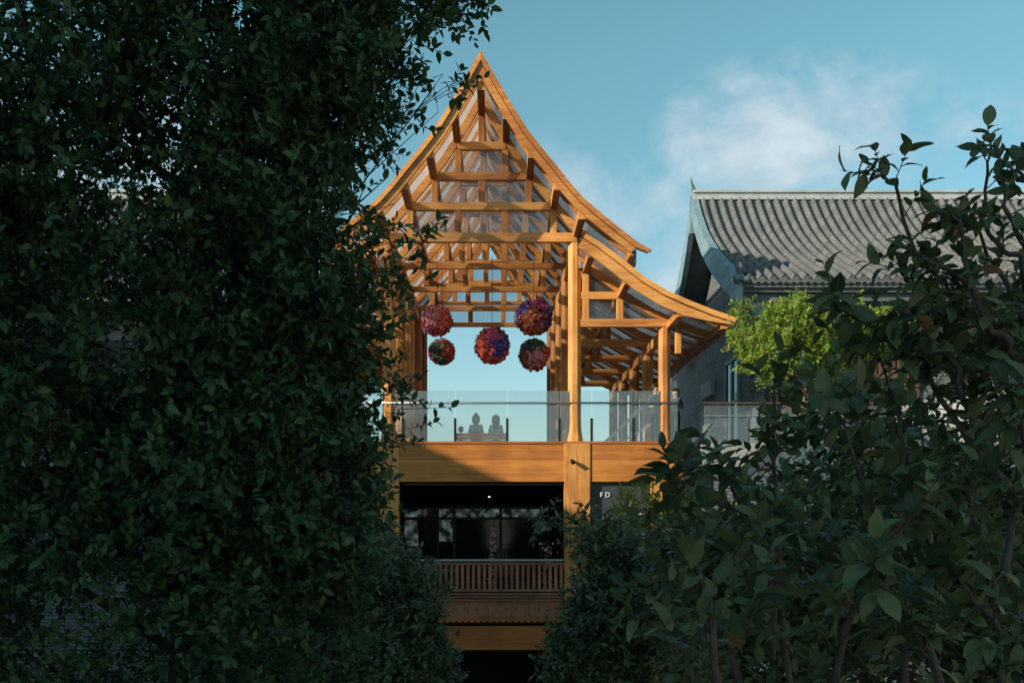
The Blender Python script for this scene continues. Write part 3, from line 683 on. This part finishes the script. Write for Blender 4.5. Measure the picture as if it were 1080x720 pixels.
# pale stair railing and blue panel at the right of the deck
M_pblue = mat('pale_blue_paint', (.42, .56, .62), .5, .08, 5); M_blue = mat('blue_panel_paint', (.06, .17, .33), .45, .15, 3)
sr = thing('stair_railing', (4.0, 33, ZD), 'pale blue stair railing sloping up behind the glass on the right', 'railing')
a, b = PX(634, 470, 33), PX(683, 424, 33)
part('handrail', M_pblue, sr, lambda m: m.beam(a, b, .06, .09))
part('bottom_rail', M_pblue, sr, lambda m: m.beam(a+Vector((.45, 0, 0)), b+Vector((.45, 0, -.45)), .05, .06))
for k in range(7):
    p = a.lerp(b, .2+.12*k); part('baluster', M_pblue, sr, lambda m: m.box(p.x-.02, p.x+.02, 32.98, 33.02, ZD, p.z))
bp = thing('notice_panel', (PX(685, 0, 34).x, 34, ZD), 'tall blue panel standing behind the right aisle posts', 'panel')
part('panel', M_blue, bp, lambda m: m.box(PX(677, 0, 34).x, PX(694, 0, 34).x, 34, 34.05, ZD+.08, 3.9), bevel=.01)
part('frame', M_bluegrey, bp, lambda m: [m.box(x-.03, x+.03, 33.98, 34.07, ZD, 3.95) for x in (PX(676, 0, 34).x, PX(695, 0, 34).x)] and None)

# ------------------------------------------------------------------ flower balls
PET = [mat('coral_petals', (.80, .12, .07), .8, .3, 9), mat('pink_petals', (.78, .28, .32), .8, .3, 9), mat('magenta_petals', (.55, .06, .25), .8, .3, 9), mat('indigo_petals', (.08, .06, .28), .8, .3, 9), mat('green_petals', (.05, .12, .07), .8, .3, 9), mat('rust_petals', (.36, .10, .05), .8, .3, 9)]
def flower_ball(px, py, rp, Y, label, weights, seed, low=None):
    rg = random.Random(seed); c = PX(px, py, Y); R = rp*Y/F
    root = thing('flower_ball', c, label, 'flower ball', 'flower balls hanging in the pavilion')
    mb = MB(); n = 900; seeds = [Vector((rg.gauss(0, 1), rg.gauss(0, 1), rg.gauss(0, 1))).normalized() for _ in range(22)]
    cols = [(rg.choices(range(6), low)[0] if q.z < .1 else (2 if abs(q.x) < .3 else 3)) if low else rg.choices(range(6), weights)[0] for q in seeds]
    sq = Vector((1+rg.uniform(-.08, .08), 1, 1+rg.uniform(-.08, .08)))
    for i in range(n):
        z = 1-2*(i+.5)/n; t = i*2.39996; r = math.sqrt(1-z*z); d = Vector((r*math.cos(t), r*math.sin(t), z))
        d = (d+Vector((rg.gauss(0, .09), rg.gauss(0, .09), rg.gauss(0, .09)))).normalized()
        j = min(range(22), key=lambda q: (seeds[q]-d).length+rg.uniform(0, .10))
        ax = (d.cross(Vector((rg.gauss(0, 1), rg.gauss(0, 1), rg.gauss(0, 1))))).normalized(); up = ax.cross(d)
        L = R*rg.uniform(.30, .52); w = R*rg.uniform(.07, .13)
        base = Vector((d.x*sq.x, d.y*sq.y, d.z*sq.z))*R*rg.uniform(.62, .78)
        q1 = base+d*L*.38+up*L*.2; q2 = base+d*L*.60+up*L*.5; q3 = base+d*L*.52+up*L*.85
        mb.add([base-ax*w*.5, base+ax*w*.5, q1+ax*w, q1-ax*w, q2+ax*w*.8, q2-ax*w*.8, q3], [(0, 1, 2, 3), (3, 2, 4, 5), (5, 4, 6)], cols[j] if rg.random() < .94 else rg.randrange(6))
    bl = mb; o = MB(); o.v = [(v[0]+c.x, v[1]+c.y, v[2]+c.z) for v in bl.v]; o.f = bl.f; o.mi = bl.mi
    o.build('petals', PET, root, smooth=True)
    part('core', PET[3], root, lambda m: m.lathe(c, [(R*.70*math.sin(t)+.001, -R*.70*math.cos(t)) for t in np.linspace(0, math.pi, 9)], 14))
    part('cord', M_black, root, lambda m: m.tube([c+Vector((0, 0, R*.6)), Vector((c.x, c.y, 7.9 if abs(c.x-XC) < 1.2 else 8.1))], .008, 5))
flower_ball(461, 338, 16.5, 31.9, 'coral and pink flower ball hanging highest on the left', (6, 5, 1, 1, 0, 1), 3)
flower_ball(466, 371, 14, 33.6, 'dim maroon and green flower ball below the coral pink one', (2, 3, 2, 3, 2.5, 2), 8)
flower_ball(519, 364.5, 18.5, 31.6, 'red flower ball streaked with purple hanging in the middle', (6, 3, 2, 2.5, .3, 2), 5)
flower_ball(563, 335, 19, 31.7, 'flower ball with indigo and magenta top hanging upper right', (.4, .3, 2.5, 5, .2, .3), 40, (5, 1.5, .4, .2, 1.8, 2))
flower_ball(563, 374, 16, 32.6, 'rust red flower ball with green heart hanging lowest on the right', (2, 2, .6, 2, 1.5, 4), 21)
# pink blossom strings in the dark storey
def garland(px, y0, y1, Y, label, seed, sp=.05):
    rg = random.Random(seed); a = PX(px, y0, Y); b = PX(px, y1, Y)
    root = thing('flower_garland', b, label, 'garland', 'pink flower garlands on the balcony')
    part('string', M_black, root, lambda m: m.tube([a+Vector((0, 0, .9)), b], .006, 5))
    mb = MB()
    for i in range(90):
        p = a.lerp(b, rg.random())+Vector((rg.gauss(0, sp), rg.gauss(0, sp), 0)); n = Vector((rg.gauss(0, 1), rg.gauss(0, 1), rg.gauss(0, 1))).normalized(); t = n.orthogonal().normalized(); u = n.cross(t); r = rg.uniform(.025, .05)
        mb.add([p+(t*math.cos(k*1.2566)+u*math.sin(k*1.2566))*r+n*.012 for k in range(5)]+[p-n*.01], [(k, (k+1) % 5, 5) for k in range(5)])
    mb.build('blossoms', mat('pink_blossom', (.62, .30, .31), .8, .2, 8), root)
garland(520, 555, 622, 30.5, 'long pink garland hanging behind the middle of the slat railing', 1)
garland(578, 572, 626, 30.5, 'fuller pink garland hanging at the right end of the slat railing', 2, .10)

# ------------------------------------------------------------------ foliage
def vnoise(p, seed=0):
    """smooth value noise, p is (N,3)"""
    i = np.floor(p).astype(np.int64); f = p-i; f = f*f*(3-2*f); out = 0
    def h(a, b, c): 
        n = (a*374761393 + b*668265263 + c*2147483647 + seed*974711) & 0xffffffff
        n = ((n ^ (n >> 13))*1274126177) & 0xffffffff
        return ((n ^ (n >> 16)) & 0xffff)/65535.
    for dx in (0, 1):
        for dy in (0, 1):
            for dz in (0, 1):
                w = (f[:, 0] if dx else 1-f[:, 0])*(f[:, 1] if dy else 1-f[:, 1])*(f[:, 2] if dz else 1-f[:, 2])
                out = out+w*h(i[:, 0]+dx, i[:, 1]+dy, i[:, 2]+dz)
    return out
def unit(a): return a/np.maximum(np.linalg.norm(a, axis=1, keepdims=True), 1e-9)
def link_leaves(name, m, parent, pos, dr, nr, L, wr, rng, detail=0, tone=None, droop=.25, fold=.25, twigs=None):
    """one mesh of leaf blades: pos base, dr direction, nr face normal, L length"""
    N = len(pos); dr = unit(dr); rt = unit(np.cross(dr, nr)); nr = unit(np.cross(rt, dr))
    if detail: ts = [0, .12, .3, .5, .7, .87, 1.0]; ws = [.03, .30, .47, .5, .40, .2, 0.0]
    else: ts = [0, .33, .68, 1.0]; ws = [.04, .5, .40, 0.0]
    K = len(ts); V = np.zeros((N, K*3, 3)); 
    dro = droop*(.5+rng.random(N)); wv = rng.random(N)*6.28
    for k, (t, w) in enumerate(zip(ts, ws)):
        c = pos+dr*(L*t)[:, None]-nr*(L*dro*t*t)[:, None]
        hw = (L*wr*w)[:, None]; fo = (L*wr*w*fold)[:, None]
        rip = (np.sin(wv+t*9)*L*.03*(1 if detail else 0))[:, None]
        V[:, 3*k] = c-rt*hw+nr*(fo+rip); V[:, 3*k+1] = c; V[:, 3*k+2] = c+rt*hw+nr*(fo-rip)
    fs = []
    for k in range(K-1):
        for c in (0, 1): fs.append((3*k+c, 3*k+c+1, 3*k+3+c+1, 3*k+3+c))
    fs = np.array(fs); FN = len(fs)
    allf = (fs[None]+(np.arange(N)*K*3)[:, None, None]).reshape(-1, 4)
    nlf = len(allf); V = V.reshape(-1, 3); bark = None
    if twigs:
        tv, tf = twig_mesh(*twigs[:3]); allf = np.concatenate([allf, tf+len(V)]); V = np.concatenate([V, tv]); bark = twigs[3]
    me = bpy.data.meshes.new(name); off = np.array(wloc(parent))
    me.vertices.add(len(V)); me.vertices.foreach_set('co', (V-off).astype('f').ravel())
    me.loops.add(allf.size); me.loops.foreach_set('vertex_index', allf.ravel().astype('i'))
    me.polygons.add(len(allf)); me.polygons.foreach_set('loop_start', (np.arange(len(allf))*4).astype('i'))
    me.polygons.foreach_set('use_smooth', np.ones(len(allf), bool))
    me.update(calc_edges=True)
    tn = rng.random(N) if tone is None else tone
    a = me.attributes.new('tone', 'FLOAT', 'FACE'); a.data.foreach_set('value', np.concatenate([np.repeat(tn, FN), np.zeros(len(allf)-nlf)]).astype('f'))
    if detail:
        uvv = np.array([(c*.5, t) for t in ts for c in (0, 1, 2)]); uv = me.uv_layers.new(name='UVMap')
        uv.data.foreach_set('uv', np.concatenate([np.tile(uvv[fs].reshape(1, -1), (N, 1)).ravel(), np.zeros((len(allf)-nlf)*8)]).astype('f'))
    me.materials.append(m)
    if bark:
        me.materials.append(bark); me.polygons.foreach_set('material_index', np.concatenate([np.zeros(nlf), np.ones(len(allf)-nlf)]).astype('i'))
    o = bpy.data.objects.new(name, me); COL.objects.link(o); o.parent = parent
    return o
def twig_mesh(a, b, r):
    d = unit(b-a); o = unit(np.cross(d, np.array([[.3, .2, 1.0]]))); u = np.cross(d, o); V = np.zeros((len(a), 6, 3))
    for k in range(3):
        e = o*math.cos(k*2.0944)+u*math.sin(k*2.0944); V[:, k] = a+e*r; V[:, 3+k] = b+e*r*.45
    fs = np.array([(0, 1, 4, 3), (1, 2, 5, 4), (2, 0, 3, 5)])
    return V.reshape(-1, 3), (fs[None]+(np.arange(len(a))*6)[:, None, None]).reshape(-1, 4)
def twig_leaves(base, tdir, tl, nl, ll, rng, up=.6, spread=.9, lo=.15):
    """leaves set spirally along each twig"""
    N = len(base); tdir = unit(tdir); o = unit(np.cross(tdir, rng.normal(size=(N, 3)))); u = np.cross(tdir, o)
    P, D, Nn, L, I = [], [], [], [], []
    for k in range(nl):
        t = lo+(1-lo)*(k+rng.random(N)*.5)/nl; ang = k*2.4+rng.random(N)*.8
        rd = o*np.cos(ang)[:, None]+u*np.sin(ang)[:, None]
        tip = k/(nl-1.0) if nl > 1 else 1
        D.append(unit(tdir*(.35+.6*tip)+rd*spread+np.array([0, 0, .12])+rng.normal(size=(N, 3))*.15)); P.append(base+tdir*(tl*t)[:, None])
        Nn.append(unit(np.array([[0, 0, up]])+tdir*.5+rng.normal(size=(N, 3))*.35)); L.append(ll*(.5+.75*rng.random(N))); I.append(np.arange(N))
    return np.concatenate(P), np.concatenate(D), np.concatenate(Nn), np.concatenate(L), np.concatenate(I)
def in_lobes(lobes, n, rng, shell=.35):
    vol = np.array([l[3]*l[4]*l[5] for l in lobes])**.68; ws = vol/vol.sum(); ch = rng.choice(len(lobes), n, p=ws)
    d = unit(rng.normal(size=(n, 3))); r = (rng.random(n)**(1/3.))*(1-shell)+shell*np.sqrt(rng.random(n))
    l = np.array([x[:6] for x in lobes])[ch]
    wob = .82+.36*vnoise(d*2.3+l[:, :3]*3.1, 7)
    return l[:, :3]+d*(r*wob)[:, None]*l[:, 3:6], d
def limb_paths(mb, trunk_pts, trunk_r, lobes, rng, r0=.035):
    mb.tube(trunk_pts, trunk_r, 8)
def tree(name, label, base, lobes, ntw, nl, tl, ll, wr, m, seed, trunk_r=.12, group=None, bark=None, nscale=1.6, thr=.36, up=.6, spread=.9, detail=0, tone_bias=None, extra=(), cat='tree', twig_r=.004, outward=.8, cut=None):
    rng = np.random.default_rng(seed); bark = bark or M_bark; B = Vector(base)
    root = thing(name, base, label, cat, group)
    cen = np.mean([l[:3] for l in lobes], axis=0)
    pos, d = in_lobes(lobes, ntw*2, rng)
    nzv = vnoise(pos*nscale+seed, 3)*.65+vnoise(pos*nscale*2.3, 9)*.35
    keep = nzv > thr
    if cut is not None: keep &= cut(pos)
    pos, d = pos[keep][:ntw], d[keep][:ntw]
    td = unit(d*outward+rng.normal(size=d.shape)*.55+np.array([0, 0, .35]))
    tls = tl*(.6+.8*rng.random(len(pos)))
    P, D, Nn, L, I = twig_leaves(pos, td, tls, nl, ll, rng, up, spread)
    # trunk and limbs
    tb = MB(); top = Vector(cen)+Vector((0, 0, .2))
    n = 7; tp = [B.lerp(top, i/(n-1))+Vector((math.sin(i*1.7+seed)*.07, math.cos(i*1.3+seed)*.06, 0)) for i in range(n)]; tp[0] = B
    tb.tube(tp, [trunk_r*(1.25-.75*i/(n-1)) for i in range(n)], 9)
    tb.build('trunk', bark, root, smooth=True)
    lm = MB()
    for l in lobes:
        c = Vector(l[:3]); t = rng.uniform(.35, .9); st = B.lerp(top, t) if top.z > c.z-1 else top
        st = min(tp[2:], key=lambda q: (q-(c-Vector((0, 0, .7)))).length)
        mid = st.lerp(c, .5)+Vector(rng.normal(size=3)*.12)
        lr = trunk_r*min(1, .25+.75*min(l[3:6])); lm.tube([st, mid, c], [lr*.42, lr*.22, lr*.06], 6)
        for q in range(5):
            e = c+Vector(unit(rng.normal(size=(1, 3)))[0]*np.array(l[3:6])*.85); m2 = c.lerp(e, .5)+Vector(rng.normal(size=3)*.06)
            s0 = mid.lerp(c, rng.uniform(.1, .9)); lm.tube([s0, m2, e], [lr*.13, lr*.07, .003], 5)
    lm.build('limbs', bark, root, smooth=True)
    tone = np.clip(rng.random(len(P))*.75+.25*vnoise(P*2.2, 5), 0, .92)
    if tone_bias: tone = tone_bias(P, tone, rng)
    crown = link_leaves('crown', m, root, P, D, Nn, L, wr, rng, detail, tone, twigs=(pos-td*.05, pos+td*tls[:, None], twig_r, bark))
    return root
LF_left = leaf_mat('small_glossy_dark_leaf', (.014, .042, .022), (.062, .12, .048), .2, .45, .25)
LF_bush = leaf_mat('blue_green_shrub_leaf', (.035, .065, .036), (.165, .21, .10), .22, .42, .22)
LF_big = leaf_mat('broad_dark_leaf', (.022, .046, .024), (.13, .17, .075), .2, .42, .25, vein=.5, old=((.16, .075, .03), (.26, .15, .04)))
LF_mid = leaf_mat('broad_mid_leaf', (.022, .048, .026), (.13, .17, .075), .2, .42, .22)
LF_sun = leaf_mat('fresh_green_leaf', (.08, .17, .025), (.27, .38, .07), .5, .45, .3, old=((.24, .20, .06), (.32, .18, .07)))

LT = [(-3.2, 7.2, 1.4, 2.15, 1.9, 2.5), (-3.6, 7.2, 3.4, 2.4, 2.0, 1.9), (-1.75, 7.0, 2.75, .95, 1.0, .95), (-1.55, 7.0, 1.55, .80, .95, 1.15), (-1.65, 7.0, .25, .92, .95, 1.1), (-3.0, 6.9, -1.0, 2.1, 1.8, 1.5), (-1.85, 6.9, -1.3, 1.05, 1.0, 1.2),
      (-1.0, 7.0, 3.42, .75, .5, .25), (-.42, 7.0, 3.5, .34, .3, .12), (-.70, 7.0, 2.80, .2, .3, .2), (-.42, 7.0, 2.88, .2, .22, .10), (-.25, 7.0, 3.46, .2, .25, .08), (-.75, 7.0, 1.85, .28, .3, .25), (-.80, 7.0, .75, .2, .3, .35), (-1.15, 7.0, -.15, .35, .4, .6), (-4.6, 7.3, .5, 1.4, 1.5, 3.2), (-1.9, 7.1, 3.9, 1.5, 1.0, .6), (-1.45, 6.7, 1.2, .72, .8, .9), (-1.5, 6.7, .15, .78, .8, .8), (-1.5, 6.8, -.75, .7, .8, .7), (-1.55, 6.8, 2.2, .75, .8, .6), (-1.5, 6.9, .7, .5, .6, 1.3), (-1.6, 6.9, 3.0, .95, .8, .8), (-1.25, 6.9, 3.3, .55, .5, .35), (-3.4, 6.6, 1.0, 1.3, 1.0, 1.6), (-3.9, 6.8, 2.2, 1.2, 1.0, 1.2), (-2.4, 6.5, .3, 1.1, .8, 1.2), (-.92, 7, 2.12, .36, .5, .32), (-1.12, 7, 2.5, .46, .5, .4), (-1.16, 7, 1.75, .48, .5, .42), (-1.22, 7, 1.15, .45, .5, .55), (-1.2, 7, 2.95, .5, .5, .4), (-1.28, 7, .45, .42, .5, .6), (-.95, 7, 3.15, .3, .4, .25)]
tree('broadleaf_tree', 'large dark tree of small glossy leaves filling the left side', (-3.0, 7.3, GZ), LT, 19000, 9, .24, .070, .52, LF_left, 3, .09, bark=M_bark_d, thr=.435, nscale=1.9, twig_r=.003)
tree('shrub_tree', 'grey green leafy shrub tree below the big tree, beside the dark balcony', (-1.9, 13, GZ), [(-1.15, 13, -1.25, .52, .6, .9), (-1.0, 12.9, -1.75, .42, .5, .6), (-1.75, 13, -1.5, .95, 1, 1.15), (-1.15, 13, -1.75, .5, .6, .85), (-2.9, 13, -1.8, 1.3, 1, 1.6), (-1.3, 13, -.55, .3, .4, .4), (-1.5, 13, -3.2, 1.2, 1, 1.1)], 4200, 9, .24, .095, .46, LF_bush, 5, .07, thr=.38, nscale=2.2)
tree('shrub_tree', 'blue green small leaved shrub tree below the right end of the deck', (2.0, 12.2, GZ), [(1.25, 11.9, -.95, .4, .5, .55), (1.0, 11.9, -1.75, .46, .5, .6), (1.65, 12, -1.0, .85, .9, 1.0), (1.15, 12, -1.55, .55, .6, .8), (2.7, 12.2, -.85, 1.15, 1, .85), (4.2, 12.6, -.6, 1.5, 1.2, 1.4), (1.08, 12, -.25, .16, .2, .36), (.45, 12, -.02, .18, .2, .16), (2.0, 12, -2.6, 1.3, 1, 1.2), (6.2, 12.6, -.4, 1.7, 1.2, 1.6)], 6500, 9, .24, .095, .46, LF_bush, 9, .08, thr=.36, nscale=2.2)
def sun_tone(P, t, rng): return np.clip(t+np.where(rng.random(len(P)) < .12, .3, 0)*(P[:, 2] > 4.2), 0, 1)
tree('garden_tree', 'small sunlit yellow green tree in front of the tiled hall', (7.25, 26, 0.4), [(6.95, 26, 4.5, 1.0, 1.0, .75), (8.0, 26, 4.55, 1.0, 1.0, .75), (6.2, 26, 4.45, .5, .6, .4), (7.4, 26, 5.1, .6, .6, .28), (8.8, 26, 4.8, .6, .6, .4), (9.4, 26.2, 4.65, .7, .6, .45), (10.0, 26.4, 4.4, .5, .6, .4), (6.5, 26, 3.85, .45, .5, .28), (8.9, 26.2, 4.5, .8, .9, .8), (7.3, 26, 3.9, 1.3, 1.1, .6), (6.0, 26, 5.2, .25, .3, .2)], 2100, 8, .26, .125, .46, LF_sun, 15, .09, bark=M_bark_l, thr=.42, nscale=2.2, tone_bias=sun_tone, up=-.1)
tree('garden_shrub', 'sunlit light green shrub in front of the shop sign bay', (4.2, 27.5, GZ), [(3.6, 27.5, .35, .65, .6, .5), (4.5, 27.5, .45, .7, .6, .6), (3.1, 27.5, -.2, .5, .5, .5), (4.6, 27.5, -.9, 1.2, .8, 1.0)], 520, 8, .26, .13, .46, LF_sun, 19, .06, thr=.34, nscale=1.7, cat='shrub')
# broad leaved tree: a nearer part of stems with large leaves, a deeper part of denser crown
tree('magnolia_tree', 'dense dark tree behind the nearest branches at lower right', (4.6, 7.8, GZ), [(3.0, 7.8, -1.75, 1.9, .9, .6), (3.2, 7.8, -.1, 1.25, .9, 1.0), (2.0, 7.6, -.5, .75, .7, .62), (4.4, 7.8, .3, 1.3, 1.0, 1.2), (2.6, 7.6, -1.0, 1.3, .9, .7), (4.6, 7.8, -1.0, 1.5, .9, .8), (4.3, 7.9, 1.2, .9, .8, .6), (2.6, 7.8, .75, .55, .5, .35)], 1900, 8, .30, .125, .50, LF_mid, 23, .09, thr=.37, nscale=1.5, detail=1)
def stem_tree():
    rng = np.random.default_rng(31)
    root = thing('magnolia_tree', (2.4, 4.2, GZ), 'nearest tree on the right with broad leaves and slender upright shoots', 'tree')
    Y = 4.3
    ST_ = [[(1120, 470), (1085, 420), (1068, 365), (1021, 305), (969, 262), (943, 193), (934, 182)], [(1110, 360), (1085, 310), (1072, 275), (1052, 260), (1038, 232), (1038, 190), (1032, 160)], [(1068, 365), (1040, 340), (1015, 290), (1008, 235), (1004, 222)],
           [(1060, 520), (1020, 470), (982, 400), (926, 346), (883, 326)], [(760, 800), (748, 660), (728, 575), (712, 512)], [(850, 800), (820, 640), (785, 545), (762, 490)], [(960, 800), (945, 620), (905, 500), (868, 430)], [(1060, 800), (1040, 620), (1025, 520), (1030, 430), (1045, 380)],
           [(880, 800), (890, 660), (930, 580), (985, 530)], [(822, 700), (824, 560), (822, 470), (815, 405)], [(950, 640), (947, 520), (945, 430), (930, 380)], [(1130, 300), (1100, 240), (1076, 200), (1068, 170)], [(740, 800), (735, 720), (710, 670), (690, 630)], [(1000, 800), (985, 700), (960, 640), (900, 600)], [(1090, 800), (1075, 700), (1040, 650), (1010, 610)], [(1060, 610), (1075, 540), (1080, 470), (1070, 420)], [(790, 780), (770, 690), (800, 620), (850, 590)], [(1010, 420), (1000, 390), (985, 345), (960, 330)], [(1085, 420), (1062, 330), (1045, 270), (1022, 215)], [(1110, 330), (1085, 270), (1060, 220), (1052, 180)], [(1068, 365), (1030, 330), (990, 300), (960, 290)]]
    lm = MB(); B, T, TL = [], [], []; LB, LD, LN, LL = [], [], [], []
    tr = MB(); tr.tube([(3.0, 4.5, GZ), (2.9, 4.45, -4), (2.75, 4.4, -2), (2.55, 4.35, -.5), (2.5, 4.3, .45), (2.6, 4.3, 1.2)], [.1, .085, .07, .055, .04, .02], 9); tr.build('trunk', M_bark, root, smooth=True)
    for i, path in enumerate(ST_):
        yy = Y+[.0, .1, -.1, .15, -.75, .3, -.2, .25, -.6, .5, .35, .2, .7, -.9, -.5, -.3, -.4, .1, .25, -.15, .2][i]
        pts = [PX(x, y, yy)+Vector((0, rng.normal()*.06, 0)) for x, y in path]
        fine = []
        for a, b in zip(pts, pts[1:]):
            for q in range(4): fine.append(a.lerp(b, q/4.)+Vector(rng.normal(size=3)*.006))
        fine.append(pts[-1]); n = len(fine)
        lm.tube(fine, [.017-.0125*j/(n-1) for j in range(n)], 6)
        hi = i in (0, 1, 2, 11, 18, 19)
        for j in range(int(n*.18), n):
            d = (fine[min(j+1, n-1)]-fine[j-1]).normalized()
            for q in range(1 if hi else 2):
                if rng.random() < (.5 if hi else .8):   # short leafy side shoot
                    ang = rng.random()*6.28; o = d.orthogonal().normalized(); u = d.cross(o); rd = o*math.cos(ang)+u*math.sin(ang)
                    B.append(fine[j]); T.append(d*.8+rd*.8); TL.append((.07 if hi else .14)+.12*rng.random())
        B.append(fine[-2]); T.append(d); TL.append(.12)
    lm.build('limbs', M_bark, root, smooth=True)
    B = np.array([list(b) for b in B]); T = np.array([list(t) for t in T]); TL = np.array(TL)
    P, D, Nn, L, I = twig_leaves(B, T, TL, 6, .105, rng, .7, .85, .25)
    D = D-np.array([0, 0, .12]); 
    hi = P[:, 2] > .95
    L = np.where(hi, L*.82, L)
    tone = np.clip(rng.random(len(P))*.93, 0, .93); old = rng.random(len(P)) < .012; tone[old] = .965+.035*rng.random(old.sum())
    link_leaves('crown', LF_big, root, P, D, Nn, L, .50, rng, 1, tone, droop=.3, fold=.3, twigs=(B, B+unit(T)*TL[:, None], .003, M_bark))
stem_tree()

# ------------------------------------------------------------------ unseen buildings, placed to cast the shade and bounce warm light
M_plaster = mat('unseen_grey_plaster', (.16, .165, .165), .9, .15, .6, .2, 20)
def shade_block(y0, y1, z, label, nz):
    bb = thing('unseen_building', (-32, (y0+y1)/2, GZ), label, 'building')
    part('unseen_facade', M_plaster, bb, lambda m: m.box(-40, -25, y0, y1, GZ, z-.4))
    part('parapet', M_plaster, bb, lambda m: m.box(-40.1, -24.9, y0+.01, y1-.01, z-.397, z))
    for k in range(int((y1-y0)/4)):
        for j in range(nz):
            y = y0+1.2+4*k; zz = GZ+1.2+4.2*j
            w = part('window', M_black, bb, lambda m: m.box(-25.0, -24.94, y, y+1.8, zz, zz+2)); part('pane', M_window, w, lambda m: m.box(-24.936, -24.93, y+.1, y+1.7, zz+.1, zz+1.9))  # windows of the unseen shade block
def bounce_block():  # out of view, added to bounce warm sunlight onto trees and pavilion
    bb = thing('unseen_building', (30, -6, GZ), 'unseen warm plastered building added on the right to bounce sunlight', 'building')
    mw = mat('unseen_warm_plaster', (.46, .37, .27), .9, .12, .6, .2, 20)
    part('unseen_facade', mw, bb, lambda m: m.box(23, 36, -30, 18, GZ, 9.5)); part('parapet', mw, bb, lambda m: m.box(22.9, 36.1, -29.99, 17.99, 9.503, 10))
    for k in range(11):
        for j in range(4):
            y = -28+4.1*k; zz = GZ+1.2+4*j
            w = part('window', M_black, bb, lambda m: m.box(22.94, 23.0, y, y+1.5, zz, zz+2)); part('pane', M_window, w, lambda m: m.box(22.93, 22.936, y+.1, y+1.4, zz+.1, zz+1.9))  # windows of the unseen bounce block
bounce_block()
shade_block(8.2, 26, 12.1, 'lower unseen grey building on the left, shaped to shade the deck fascia', 4)
shade_block(-34, 8, 17.2, 'taller unseen grey building on the left, shaped to shade the near trees', 5)
